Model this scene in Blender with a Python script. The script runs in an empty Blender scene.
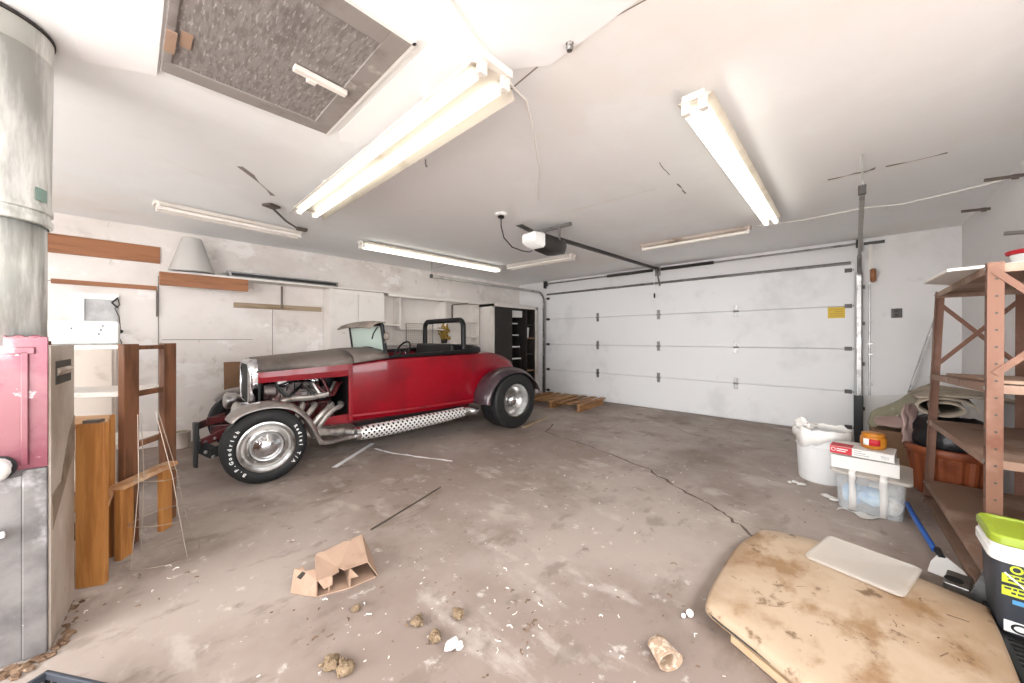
import bpy, bmesh, math, random
from mathutils import Vector, Matrix, Euler
R = math.radians
sc = bpy.context.scene
COL = sc.collection
random.seed(7)

# ------------------------------------------------------------------ materials
def hexc(h):
    h = h.lstrip('#')
    out = []
    for i in (0, 2, 4):
        v = int(h[i:i + 2], 16) / 255
        out.append(v / 12.92 if v <= .04045 else ((v + .055) / 1.055) ** 2.4)
    return tuple(out) + (1,)

def mat(name, col, rough=.5, metal=0, layers=(), bump=0, bscale=30, bstretch=(1, 1, 1), coat=0, trans=0, emit=None, estr=0, alpha=1, ior=1.45, spec=.5, rlayer=None):
    """layers: (colour, scale, lo, hi, stretch, amount, [type]) noise masks laid over the base colour"""
    m = bpy.data.materials.new(name); m.use_nodes = True
    nt = m.node_tree; N = nt.nodes; L = nt.links
    p = N['Principled BSDF']
    p.inputs['Base Color'].default_value = hexc(col)
    p.inputs['Roughness'].default_value = rough
    p.inputs['Metallic'].default_value = metal
    p.inputs['Coat Weight'].default_value = coat
    p.inputs['Coat Roughness'].default_value = .06
    p.inputs['Transmission Weight'].default_value = trans
    p.inputs['IOR'].default_value = ior
    p.inputs['Alpha'].default_value = alpha
    p.inputs['Specular IOR Level'].default_value = spec
    tc = N.new('ShaderNodeTexCoord')
    def noise(scale, stretch, detail=6, typ='noise'):
        mp = N.new('ShaderNodeMapping'); mp.inputs['Scale'].default_value = stretch
        mp.inputs['Location'].default_value = (random.uniform(-9, 9), random.uniform(-9, 9), random.uniform(-9, 9))
        L.new(tc.outputs['Object'], mp.inputs['Vector'])
        if typ == 'wave':
            n = N.new('ShaderNodeTexWave'); n.inputs['Scale'].default_value = scale
            n.inputs['Distortion'].default_value = 9; n.inputs['Detail'].default_value = 4; n.inputs['Detail Scale'].default_value = .8
        elif typ == 'voronoi':
            n = N.new('ShaderNodeTexVoronoi'); n.inputs['Scale'].default_value = scale
        else:
            n = N.new('ShaderNodeTexNoise'); n.inputs['Scale'].default_value = scale
            n.inputs['Detail'].default_value = detail; n.inputs['Roughness'].default_value = .62
        L.new(mp.outputs[0], n.inputs['Vector'])
        return n.outputs['Distance'] if typ == 'voronoi' else (n.outputs['Fac'] if typ == 'wave' else n.outputs['Fac'])
    cur = None
    for ly in layers:
        c, s, lo, hi = ly[:4]
        st = ly[4] if len(ly) > 4 else (1, 1, 1)
        am = ly[5] if len(ly) > 5 else 1
        ty = ly[6] if len(ly) > 6 else 'noise'
        mr = N.new('ShaderNodeMapRange'); mr.interpolation_type = 'SMOOTHSTEP'
        mr.inputs['From Min'].default_value = lo; mr.inputs['From Max'].default_value = hi
        mr.inputs['To Max'].default_value = am
        L.new(noise(s, st, typ=ty), mr.inputs['Value'])
        mx = N.new('ShaderNodeMix'); mx.data_type = 'RGBA'
        L.new(mr.outputs[0], mx.inputs['Factor'])
        if cur is None: mx.inputs['A'].default_value = hexc(col)
        else: L.new(cur, mx.inputs['A'])
        mx.inputs['B'].default_value = hexc(c)
        cur = mx.outputs['Result']
    if cur is not None: L.new(cur, p.inputs['Base Color'])
    if rlayer:
        s, lo, hi = rlayer
        mr = N.new('ShaderNodeMapRange'); mr.inputs['From Min'].default_value = .35; mr.inputs['From Max'].default_value = .65
        mr.inputs['To Min'].default_value = lo; mr.inputs['To Max'].default_value = hi
        L.new(noise(s, (1, 1, 1)), mr.inputs['Value']); L.new(mr.outputs[0], p.inputs['Roughness'])
    if bump:
        b = N.new('ShaderNodeBump'); b.inputs['Strength'].default_value = bump; b.inputs['Distance'].default_value = .01
        L.new(noise(bscale, bstretch), b.inputs['Height']); L.new(b.outputs[0], p.inputs['Normal'])
    if emit:
        p.inputs['Emission Color'].default_value = hexc(emit); p.inputs['Emission Strength'].default_value = estr
    return m

def perforated(name, base, hole, scale):
    m = mat(name, base, .28, 1)
    nt = m.node_tree; N = nt.nodes; L = nt.links; p = N['Principled BSDF']
    tc = N.new('ShaderNodeTexCoord'); mp = N.new('ShaderNodeMapping'); mp.vector_type = 'POINT'
    cx = N.new('ShaderNodeSeparateXYZ'); cb = N.new('ShaderNodeCombineXYZ')
    L.new(tc.outputs['Object'], cx.inputs[0]); L.new(cx.outputs['X'], cb.inputs['X']); L.new(cx.outputs['Z'], cb.inputs['Y'])
    mp.inputs['Rotation'].default_value = (0, 0, R(45)); L.new(cb.outputs[0], mp.inputs['Vector'])
    v = N.new('ShaderNodeTexVoronoi'); v.voronoi_dimensions = '2D'; v.inputs['Scale'].default_value = scale; v.inputs['Randomness'].default_value = 0
    L.new(mp.outputs[0], v.inputs['Vector'])
    mr = N.new('ShaderNodeMapRange'); mr.inputs['From Min'].default_value = .27; mr.inputs['From Max'].default_value = .33
    L.new(v.outputs['Distance'], mr.inputs['Value'])
    mx = N.new('ShaderNodeMix'); mx.data_type = 'RGBA'; mx.inputs['A'].default_value = hexc(hole); mx.inputs['B'].default_value = hexc(base)
    L.new(mr.outputs[0], mx.inputs['Factor']); L.new(mx.outputs['Result'], p.inputs['Base Color']); p.inputs['Metallic'].default_value = .45
    return m

M = {}
M['wall'] = mat('wall_paint', '#e6e4e3', .75, layers=[('#cfc9c4', 1.3, .5, .75, (1, 1, 1), .6), ('#b3a89f', 3.5, .62, .8, (1, 1, 1), .5), ('#8d8078', 22, .7, .78, (1, 1, 1), .7)], bump=.12, bscale=9)
M['wall_left'] = mat('dirty_left_wall_paint', '#e3dcd7', .78, layers=[('#cfc5be', .9, .45, .66, (1, 1, 1.6), .8), ('#ab9d93', 2.4, .56, .72, (1, 1, 1), .5), ('#7d6f65', 7, .62, .78, (1, 1, .6), .6), ('#6d6058', 30, .7, .77, (1, 1, 1), .7), ('#eeeae7', 2.1, .56, .62, (1, 1, 1.4), .8)], bump=.2, bscale=5)
M['ceiling'] = mat('ceiling_paint', '#f4f5f6', .8, layers=[('#f2eeea', .45, .48, .64, (1, 1, 1), .9), ('#f8fafb', .7, .5, .62, (1, 1, 1), .9), ('#d6c6b8', 1.6, .66, .8, (.5, 1.3, 1), .5), ('#9b8d83', 26, .73, .78, (1, 1, 1), .7)], bump=.1, bscale=4)
M['patch'] = mat('fresh_white_patch', '#fcfcfd', .7)
M['seam'] = mat('ceiling_seam_dark', '#8d8580', .8)
M['tape'] = mat('ceiling_seam_tape', '#f2f0ee', .7)
M['floor'] = mat('stained_concrete', '#8c7d74', .62, layers=[('#a5988f', .55, .42, .6, (1, 1, 1), .95), ('#74645a', .8, .53, .68, (1, 1, 1), .7), ('#6b5d53', 1.9, .55, .7, (1, 1, 1), .6), ('#b9aea6', 2.6, .56, .68, (1.6, .8, 1), .6), ('#776a60', 4.5, .57, .68, (.7, 1.4, 1), .6), ('#5f534b', 8, .62, .74, (1, 1, 1), .6), ('#c9c0b9', 11, .62, .72, (1, 1, 1), .7), ('#d8d0ca', 22, .68, .74, (1, 1, 1), .85), ('#54483f', 30, .68, .75, (1, 1, 1), .85)], bump=.25, bscale=7, rlayer=(1.1, .42, .75))
M['crack'] = mat('concrete_crack', '#5e5048', .9)
M['floorline'] = mat('worn_white_line', '#ffffff', .8, layers=[('#d6cdc6', 18, .62, .7)])
M['door'] = mat('garage_door_white', '#ececec', .5, layers=[('#dddddd', 1.2, .5, .7), ('#c3beba', 3.5, .66, .8, (1, 1, 1), .7)], bump=.05, bscale=20)
M['galv'] = mat('galvanised_steel', '#9a9896', .38, .9, layers=[('#6e6c6a', 9, .5, .7), ('#c8c6c4', 4, .55, .7)])
M['galvpipe'] = mat('flue_galvanised', '#b4b4ae', .36, .4, layers=[('#eeeeea', 2.2, .45, .62, (3, 3, .5)), ('#77726a', 3, .58, .70, (3, 3, .3), .9), ('#a89e93', 9, .6, .72, (2, 2, .5), .8)], bump=.15, bscale=3)
M['trackgrey'] = mat('zinc_track_grey', '#a9a6a2', .45, .2, layers=[('#8a8784', 6, .5, .7)])
M['darksteel'] = mat('dark_steel', '#4b4846', .45, .7)
M['black'] = mat('black_plastic', '#1b1b1c', .45)
M['blackrub'] = mat('black_rubber', '#232324', .62, layers=[('#3a3937', 6, .5, .75)])
M['white'] = mat('white_enamel', '#eeeeec', .35, layers=[('#d5d1cc', 4, .58, .75)])
M['whiteplain'] = mat('white_plastic', '#f0f0ee', .4)
M['tube_on'] = mat('lit_tube', '#ffffff', .4, emit='#fffdf0', estr=2.4)
M['tube_off'] = mat('unlit_tube', '#efe9e2', .3, layers=[('#d8cdc2', 5, .5, .7)])
M['fixture'] = mat('fixture_white', '#ebe6df', .4, layers=[('#cdbfb0', 3, .6, .78)])
M['reflector'] = mat('aged_reflector_enamel', '#c9c1b4', .4, layers=[('#b0a698', 3, .55, .75)])
M['drive'] = mat('pale_driveway', '#cfcac4', .8, layers=[('#bdb7b0', .8, .45, .6)])  # for the unseen slab added outside the back opening
M['fixture_dirty'] = mat('fixture_aged', '#d6cabf', .45, layers=[('#9c8676', 3, .5, .72)])
M['ply'] = mat('grey_weathered_plywood', '#8f8986', .6, layers=[('#76706d', 34, .44, .6, (2, .4, 1), .8), ('#5b5552', 2.4, .52, .7, (1, .8, 1), .65), ('#c0bab7', 48, .54, .68, (2, .4, 1), .8)])
M['plyframe'] = mat('grey_hatch_frame', '#938c88', .65, layers=[('#6f6763', 3, .5, .7), ('#b2aaa5', 9, .6, .75)])
M['wood_orange'] = mat('varnished_orange_board', '#9b6642', .5, layers=[('#7f4f31', 3, .42, .62, (.4, 1, 6)), ('#6b3a20', 6, .7, .78, (1, 1, 1), .9)])
M['wood_pine_v'] = mat('orange_pine_upright', '#b57c42', .5, layers=[('#9a6330', 4, .42, .62, (4, 4, .4)), ('#6e3d18', 7, .72, .78, (1, 1, 1), .9)])
M['wood_pine'] = mat('pale_pine', '#c79c74', .55, layers=[('#b07f55', 3, .45, .62, (1, 1, 5)), ('#e0c4a4', 4, .55, .7)])
M['wood_dark'] = mat('dark_stained_wood', '#7a5138', .5, layers=[('#5b3a26', 4, .42, .62, (4, 4, .5)), ('#9b6540', 5, .62, .75)])
M['wood_darkwhite'] = mat('white_painted_shelf_board', '#e9e3dc', .55, layers=[('#c6b6a6', 4, .56, .7), ('#8a5a36', 3, .68, .75)])
M['wood_grey'] = mat('weathered_grey_batten', '#a08c74', .7, layers=[('#80694f', 4, .45, .65, (.5, 1, 6))])
M['pallet'] = mat('pallet_wood', '#a87c52', .7, layers=[('#7d5735', 3, .45, .65, (1, 4, 4)), ('#c49a6e', 4, .58, .72)])
M['shelfwhite'] = mat('white_shelf_paint', '#e2dcd6', .6, layers=[('#cdc5bc', 1.6, .5, .7), ('#a79c92', 5, .66, .8)])
M['closetdark'] = mat('dark_closet_paint', '#2a2523', .6, layers=[('#3d3531', 3, .5, .7)])
M['cardboard'] = mat('cardboard', '#a78b77', .8, layers=[('#937661', 6, .5, .7)])
M['browncard'] = mat('brown_board', '#8a6a50', .8, layers=[('#6f5139', 3, .5, .7)])
M['rust'] = mat('rusty_brown_steel', '#755140', .65, .05, layers=[('#866453', 4, .5, .68), ('#6d4230', 5, .6, .74), ('#4a2b20', 26, .72, .78)])
M['rustshelf'] = mat('rusty_shelf_pan', '#8c6f5e', .65, .1, layers=[('#ab917f', 3, .48, .66), ('#6a4536', 6, .6, .75), ('#d2c4b8', 14, .72, .78)])
M['terracotta'] = mat('terracotta_plastic', '#8a4829', .5, layers=[('#6c331b', 4, .5, .7)])
M['clear'] = mat('cloudy_clear_plastic', '#eef1f2', .3, alpha=.22)
M['frost'] = mat('frosted_plastic', '#dcd4ca', .35, alpha=.45, layers=[('#d3c5b5', 5, .5, .7)])
M['binwhite'] = mat('white_bin_plastic', '#e9e9e8', .45, layers=[('#cbc5bd', 5, .6, .75)])
M['bag'] = mat('thin_white_bag', '#eae7e2', .4, layers=[('#c2b6a6', 6, .58, .72)], bump=.4, bscale=25)
M['paper'] = mat('white_paper_board', '#d9d6d2', .7, layers=[('#c3bdb6', 5, .6, .75)])
M['redprint'] = mat('red_print', '#b81f2c', .5)
M['orangepot'] = mat('amber_plastic', '#c07a22', .4, layers=[('#a35f17', 5, .5, .7)])
M['tan'] = mat('tan_scuffed_panel', '#b29c84', .6, layers=[('#9d8267', 1.8, .46, .66), ('#84623f', 3.0, .49, .64, (1, 1.4, 1), .85), ('#5f442c', 9, .57, .68, (1, 1, 1), .85), ('#c7b296', 2.2, .6, .75)], bump=.1, bscale=10)
M['tanside'] = mat('tan_panel_edge', '#bba182', .6, layers=[('#c39a68', 5, .55, .7, (1, 1, 4))])
M['lime'] = mat('lime_plastic', '#93a430', .45)
M['limeprint'] = mat('lime_print', '#c8d63a', .5)
M['charcoal'] = mat('charcoal_plastic', '#3b3e45', .45)
M['blue'] = mat('blue_handle', '#1f57a8', .35)
M['bluecloth'] = mat('light_blue_cloth', '#4f93c4', .8, layers=[('#a9cbe2', 4, .52, .66)])
M['canvas'] = mat('dusty_grey_carpet', '#a39787', .9, layers=[('#877b6c', 5, .45, .65), ('#c2b8a8', 8, .6, .75)], bump=.5, bscale=40)
M['olive'] = mat('olive_tarp', '#8f8a74', .75, layers=[('#6f6a56', 4, .5, .7), ('#b5ae9a', 6, .6, .75)])
M['mauve'] = mat('mauve_cloth', '#a98f88', .85, layers=[('#8b726d', 4, .5, .7), ('#c9b4ad', 6, .6, .75)])
M['blackbag'] = mat('black_bin_bag', '#1c1b1d', .32, bump=.6, bscale=14)
M['yellowprint'] = mat('yellow_label', '#d9b62e', .5)
M['darkprint'] = mat('dark_print', '#3a3630', .6)
M['clod'] = mat('dry_mud', '#87725a', .95, layers=[('#66543e', 40, .45, .65), ('#a8947a', 70, .56, .68)], bump=1, bscale=90)
M['litter'] = mat('dry_litter', '#7e6550', .9, layers=[('#5c4534', 9, .45, .6), ('#cbb9a6', 7, .6, .7)])
M['chip'] = mat('pale_chips', '#e0d8d0', .8)
M['wire'] = mat('wire_steel', '#a79a8d', .4, .6)
M['cable_white'] = mat('white_cable', '#e9e6e2', .5)
M['furn_pink'] = mat('faded_red_enamel', '#84575c', .25, .2, layers=[('#753a47', 2.6, .42, .6), ('#cfadb0', 3.2, .54, .66), ('#6b3a45', 7, .6, .72), ('#e3d6d4', 13, .64, .72)])  # reddish enamel with a pink and pale reflection put into its colour
M['furn_grey'] = mat('scuffed_grey_steel', '#75706e', .5, .1, layers=[('#565251', 2.4, .42, .62), ('#918d8d', 6, .55, .7), ('#d8d4d4', 14, .7, .76), ('#5a4d48', 4, .68, .8)], bump=.15, bscale=4)
M['furn_side'] = mat('grimy_beige_enamel', '#b8aca0', .5, layers=[('#978879', 2.4, .45, .65, (1, 1, .6)), ('#dcd3ca', 3, .55, .7, (1, 1, .5)), ('#7c6757', 6, .66, .78)])
M['glass_pic'] = mat('grey_picture_face', '#c9c7c6', .3, layers=[('#aeacab', 3, .45, .65)])
M['shade'] = mat('translucent_grey_shade', '#d5d2ce', .25, alpha=.8)
M['straw'] = mat('dried_yellow_stems', '#b08f3c', .8, layers=[('#6d5222', 30, .45, .6)])
M['rodsteel'] = mat('dull_rod', '#6c625a', .5, .5)
# car
M['red'] = mat('candy_red_paint', '#8a091b', .3, 0, coat=.3, spec=.3, layers=[('#720716', 1.3, .42, .64)])
M['redframe'] = mat('dull_red_frame', '#8f1823', .45, layers=[('#6b121b', 5, .5, .7)])
M['maroon'] = mat('maroon_engine_paint', '#5b1a1c', .5, layers=[('#2d1112', 6, .45, .65), ('#8b4a44', 12, .62, .74)])
M['hood'] = mat('dusty_black_hood', '#6b615b', .55, layers=[('#504742', 2, .45, .65), ('#9a8f86', 3, .55, .7, (.4, 1, 1))])
M['fender'] = mat('dusty_dark_fender', '#8a827d', .3, .3, coat=.6, layers=[('#645c5a', 2.5, .45, .65), ('#bdb5ae', 3.2, .54, .7)])
M['fender_rear'] = mat('plum_grey_fender', '#554449', .3, .3, coat=.6, layers=[('#3b2e33', 2.5, .45, .65), ('#7f6e72', 3.2, .6, .75)])
M['chrome'] = mat('chrome', '#e4e6ea', .12, 1, layers=[('#b9bcc2', 5, .5, .7)])
M['chromedull'] = mat('dull_chrome', '#c9c8c6', .3, 1, layers=[('#8e8a86', 8, .5, .7)])
M['header'] = mat('coated_header_pipe', '#b9b3ad', .35, .6, layers=[('#7c726b', 8, .5, .7)])
M['alu'] = mat('cast_aluminium', '#736a67', .45, .5, layers=[('#4a2a29', 9, .48, .62), ('#b3aca8', 14, .6, .7)])
M['tyre'] = mat('tyre_rubber', '#1b1b1c', .6, layers=[('#2c2b2a', 4, .5, .75)])
M['letter'] = mat('white_tyre_lettering', '#f2f2f0', .5)
M['trimblack'] = mat('black_vinyl', '#0e0e0f', .42, spec=.35)
M['wsglass'] = mat('green_tinted_glass', '#d3e8dd', .08, alpha=.6)  # pale green, half opaque colour stands in for reflections on the glass
M['visor'] = mat('dusty_brown_visor', '#857a70', .55, layers=[('#5f554e', 4, .5, .7)])
M['perf'] = perforated('perforated_chrome_shield', '#ecebe9', '#24211f', 27)

# ------------------------------------------------------------------ shape builder
class S:
    def __init__(self): self.bm = bmesh.new()
    def box(self, c, s, rot=None, taper=1.0):
        v = []
        for k in (-.5, .5):
            for i, j in ((-.5, -.5), (.5, -.5), (.5, .5), (-.5, .5)):
                t = taper if k > 0 else 1
                p = Vector((i * s[0] * t, j * s[1] * t, k * s[2]))
                if rot: p = Euler(rot).to_matrix() @ p
                v.append(self.bm.verts.new(p + Vector(c)))
        for f in ((3, 2, 1, 0), (4, 5, 6, 7), (0, 1, 5, 4), (1, 2, 6, 5), (2, 3, 7, 6), (3, 0, 4, 7)):
            self.bm.faces.new([v[i] for i in f])
        return self
    def bb(self, x0, x1, y0, y1, z0, z1):
        return self.box(((x0 + x1) / 2, (y0 + y1) / 2, (z0 + z1) / 2), (abs(x1 - x0), abs(y1 - y0), abs(z1 - z0)))
    def beam(self, a, b, w, h, up=(0, 0, 1)):
        a, b = Vector(a), Vector(b); d = (b - a).normalized(); u = Vector(up)
        if abs(d.dot(u)) > .99: u = Vector((1, 0, 0))
        s = d.cross(u).normalized(); t = s.cross(d).normalized()
        v = []
        for p in (a, b):
            for i, j in ((-1, -1), (1, -1), (1, 1), (-1, 1)):
                v.append(self.bm.verts.new(p + s * i * w / 2 + t * j * h / 2))
        for f in ((3, 2, 1, 0), (4, 5, 6, 7), (0, 1, 5, 4), (1, 2, 6, 5), (2, 3, 7, 6), (3, 0, 4, 7)):
            self.bm.faces.new([v[i] for i in f])
        return self
    def loft(self, rings, closed=True, cap=True, loop=False):
        vr = [[self.bm.verts.new(p) for p in r] for r in rings]
        n = len(vr[0]); m = len(vr)
        for i in range(m if loop else m - 1):
            a, b = vr[i], vr[(i + 1) % m]
            for j in range(n if closed else n - 1):
                k = (j + 1) % n
                try: self.bm.faces.new((a[j], a[k], b[k], b[j]))
                except ValueError: pass
        if cap and closed and not loop:
            self.bm.faces.new(list(reversed(vr[0]))); self.bm.faces.new(vr[-1])
        return self
    def tube(self, pts, r, n=8, loop=False, cap=True, flat=1.0):
        pts = [Vector(p) for p in pts]; m = len(pts)
        rr = r if isinstance(r, (list, tuple)) else [r] * m
        tang = []
        for i in range(m):
            a = pts[i - 1] if (i > 0 or loop) else pts[i]
            b = pts[(i + 1) % m] if (i < m - 1 or loop) else pts[i]
            tang.append((b - a).normalized())
        u = Vector((0, 0, 1)) if abs(tang[0].z) < .9 else Vector((1, 0, 0))
        rings = []
        s = tang[0].cross(u).normalized(); t = s.cross(tang[0]).normalized()
        for i in range(m):
            s = (s - tang[i] * s.dot(tang[i])).normalized(); t = s.cross(tang[i]).normalized()
            rings.append([pts[i] + (s * math.cos(2 * math.pi * k / n) + t * flat * math.sin(2 * math.pi * k / n)) * rr[i] for k in range(n)])
        return self.loft(rings, True, cap, loop)
    def lathe(self, prof, c=(0, 0, 0), axis='z', n=32, loop=False):
        """prof = (radius, height) pairs"""
        c = Vector(c); rings = []
        for i in range(n):
            a = 2 * math.pi * i / n; ca, sa = math.cos(a), math.sin(a)
            ring = []
            for r, h in prof:
                r = max(r, .0004)
                ring.append(c + (Vector((r * ca, r * sa, h)) if axis == 'z' else Vector((r * ca, h, r * sa)) if axis == 'y' else Vector((h, r * ca, r * sa))))
            rings.append(ring)
        return self.loft(rings, loop, False, True)
    def prism(self, poly, ext):
        e = Vector(ext)
        a = [self.bm.verts.new(Vector(p)) for p in poly]; b = [self.bm.verts.new(Vector(p) + e) for p in poly]
        n = len(poly)
        self.bm.faces.new(list(reversed(a))); self.bm.faces.new(b)
        for i in range(n): self.bm.faces.new((a[i], a[(i + 1) % n], b[(i + 1) % n], b[i]))
        return self
    def grid(self, rows):
        return self.loft(rows, False, False)
    def quad(self, *p):
        self.bm.faces.new([self.bm.verts.new(q) for q in p]); return self
    def ball(self, c, r, seg=12, scale=(1, 1, 1), jit=0):
        res = bmesh.ops.create_uvsphere(self.bm, u_segments=seg, v_segments=max(4, seg // 2 + 1), radius=1)
        for v in res['verts']:
            j = 1 + random.uniform(-jit, jit)
            v.co = Vector((v.co.x * scale[0], v.co.y * scale[1], v.co.z * scale[2])) * r * j + Vector(c)
        return self
    def build(self, name, m, parent=None, loc=(0, 0, 0), rot=(0, 0, 0), smooth=False, bevel=0, solid=0, sub=0, bseg=2, ang=35, local=False):
        """vertices are given in the space of the parent (or of the world); loc shifts the object's own origin there"""
        bmesh.ops.recalc_face_normals(self.bm, faces=self.bm.faces)
        if not local and (loc != (0, 0, 0)):
            for v in self.bm.verts: v.co -= Vector(loc)
        me = bpy.data.meshes.new(name); self.bm.to_mesh(me); self.bm.free()
        me.materials.append(m if not isinstance(m, str) else M[m])
        if smooth:
            for p in me.polygons: p.use_smooth = True
            me.set_sharp_from_angle(angle=R(ang))
        o = bpy.data.objects.new(name, me); COL.objects.link(o)
        o.location = loc; o.rotation_euler = rot
        if parent: o.parent = parent
        if solid:
            md = o.modifiers.new('thick', 'SOLIDIFY'); md.thickness = solid; md.offset = 0
        if sub:
            md = o.modifiers.new('sub', 'SUBSURF'); md.levels = sub; md.render_levels = sub
        if bevel:
            md = o.modifiers.new('bev', 'BEVEL'); md.width = bevel; md.segments = bseg; md.limit_method = 'ANGLE'; md.angle_limit = R(35)
        return o

def tag(o, label=None, cat=None, group=None, kind=None):
    if label: o['label'] = label
    if cat: o['category'] = cat
    if group: o['group'] = group
    if kind: o['kind'] = kind
    return o

def thing(name, label, cat, loc=(0, 0, 0), rotz=0, group=None, kind=None):
    o = bpy.data.objects.new(name, None); COL.objects.link(o)
    o.empty_display_size = .05
    o.location = loc; o.rotation_euler = (0, 0, rotz)
    return tag(o, label, cat, group, kind)

def text_mesh(name, s, size, extrude, m, parent, matrix, bold=0):
    cu = bpy.data.curves.new('t', 'FONT'); cu.body = s; cu.size = size; cu.extrude = extrude
    cu.align_x = 'CENTER'; cu.align_y = 'CENTER'; cu.offset = bold; cu.resolution_u = 3
    o = bpy.data.objects.new('t', cu); COL.objects.link(o)
    dg = bpy.context.evaluated_depsgraph_get()
    me = bpy.data.meshes.new_from_object(o.evaluated_get(dg))
    COL.objects.unlink(o); bpy.data.objects.remove(o)
    me.transform(matrix)
    return me

def join_meshes(name, meshes, m, parent):
    bm = bmesh.new()
    for me in meshes: bm.from_mesh(me); bpy.data.meshes.remove(me)
    me = bpy.data.meshes.new(name); bm.to_mesh(me); bm.free()
    me.materials.append(M[m])
    o = bpy.data.objects.new(name, me); COL.objects.link(o); o.parent = parent
    return o

def arc(cx, cy, r, a0, a1, n):
    return [(cx + r * math.cos(R(a0 + (a1 - a0) * i / n)), cy + r * math.sin(R(a0 + (a1 - a0) * i / n))) for i in range(n + 1)]
# ================================================================== SETTING
ZC = 2.45; XG = 6.26; YL = 5.70; YR = -.84; XB = -2.3
def struct(s, name, m, **k): return tag(s.build(name, m, **k), kind='structure')
floor = struct(S().bb(XB - .1, XG + .1, YR - .1, YL + .1, -.1, 0), 'floor', 'floor')
ceiling = struct(S().bb(XB - .1, XG + .1, YR - .1, YL + .1, ZC, ZC + .1), 'ceiling', 'ceiling')
struct(S().bb(XB - .1, XG + .1, YL, YL + .1, 0, ZC), 'wall_left', 'wall_left')
struct(S().bb(XG, XG + .1, YR, YL, 0, ZC), 'wall_front', 'wall')
# right wall with a window behind the photographer, back wall with a wide unseen opening added for daylight
w = S(); w.bb(-.35, .2, YR - .1, YR, 0, ZC); w.bb(2.5, XG + .1, YR - .1, YR, 0, ZC); w.bb(.2, 2.5, YR - .1, YR, 0, 1.05); w.bb(.2, 2.5, YR - .1, YR, 1.95, ZC); w.bb(XB - .1, -1.85, YR - .1, YR, 0, ZC); w.bb(-1.85, -.35, YR - .1, YR, 0, .8); w.bb(-1.85, -.35, YR - .1, YR, 2.15, ZC)
struct(w, 'wall_right', 'wall')
w = S(); w.bb(XB - .1, XB, 2.4, 3.5, 0, ZC); w.bb(XB - .1, XB, 4.9, YL, 0, ZC); w.bb(XB - .1, XB, 3.5, 4.9, 0, 1.0); w.bb(XB - .1, XB, 3.5, 4.9, 2.0, ZC); w.bb(XB - .1, XB, YR, -.5, 0, ZC); w.bb(XB - .1, XB, -.5, 2.4, 2.3, ZC)
struct(w, 'wall_back', 'wall')
struct(S().bb(-12, XB - .1, -7, 9, -.12, -.02), 'ground', 'drive')  # unseen slab, added to set the bounce light through the back opening
struct(S().bb(XB - .1, 12, -12, YR - .1, -.12, -.02), 'ground', 'floor')  # second added slab, darker to hold down bounce through the right windows
win = thing('window_1', None, None, (-1.1, YR - .05, .8), kind='structure')
f = S()
for a, b in (((-.75, 0, .03), (.75, 0, .03)), ((-.75, 0, 1.32), (.75, 0, 1.32)), ((-.72, 0, 0), (-.72, 0, 1.35)), ((.72, 0, 0), (.72, 0, 1.35)), ((0, 0, 0), (0, 0, 1.35)), ((-.75, 0, .68), (.75, 0, .68))):
    f.beam(a, b, .06, .06)
tag(f.build('window_frame', 'whiteplain', win), kind='structure')

win = thing('window_2', None, None, (1.35, YR - .05, 1.05), kind='structure')  # unseen window, added so daylight fills the room from the right
f = S()
for a, b in (((-1.15, 0, .03), (1.15, 0, .03)), ((-1.15, 0, .87), (1.15, 0, .87)), ((-1.12, 0, 0), (-1.12, 0, .9)), ((1.12, 0, 0), (1.12, 0, .9)), ((0, 0, 0), (0, 0, .9))):
    f.beam(a, b, .06, .05)
tag(f.build('window_frame', 'whiteplain', win), kind='structure')
win = thing('window_3', None, None, (XB - .05, 4.2, 1.0), kind='structure')  # unseen window, added to brighten the left side of the room
f = S()
for a, b in (((0, -.7, .03), (0, .7, .03)), ((0, -.7, .97), (0, .7, .97)), ((0, -.67, 0), (0, -.67, 1)), ((0, .67, 0), (0, .67, 1)), ((0, 0, 0), (0, 0, 1))):
    f.beam(a, b, .06, .05)
tag(f.build('window_frame', 'whiteplain', win), kind='structure')
# floor marks
def strip_on(name, pts, wd, z, m, parent, jit=0):
    rows = []
    for i, p in enumerate(pts):
        a = Vector(pts[max(i - 1, 0)]); b = Vector(pts[min(i + 1, len(pts) - 1)])
        d = (b - a); n = Vector((-d.y, d.x)).normalized()
        w_ = wd * (1 + random.uniform(-jit, jit)) / 2; q = Vector(p[:2])
        rows.append([(q.x + n.x * w_, q.y + n.y * w_, z), (q.x - n.x * w_, q.y - n.y * w_, z)])
    return tag(S().grid(rows).build(name, m, parent), kind='structure')
def wiggle(pts, n=6, j=.02):
    out = []
    for a, b in zip(pts, pts[1:]):
        for i in range(n):
            t = i / n; out.append((a[0] + (b[0] - a[0]) * t + random.uniform(-j, j), a[1] + (b[1] - a[1]) * t + random.uniform(-j, j)))
    return out + [pts[-1]]
strip_on('crack', wiggle([(4.1, 3.1), (3.71, 2.93), (3.57, 2.24), (3.43, 1.74), (3.31, 1.38), (3.04, 1.02), (2.89, .73), (2.74, .55), (2.5, .3)]), .016, .0012, 'crack', floor, .6)
strip_on('crack', wiggle([(5.2, 1.9), (4.9, 1.5), (4.75, .9), (4.9, .4)]), .006, .0012, 'crack', floor, .5)
strip_on('painted_line', wiggle([(1.32, 3.56), (1.94, 4.06)], 8, .003), .055, .0014, 'floorline', floor, .12)
strip_on('painted_line', wiggle([(1.86, 3.86), (1.9, 3.6), (2.06, 3.2), (2.2, 2.9)], 6, .006), .03, .0013, 'floorline', floor, .4)

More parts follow.
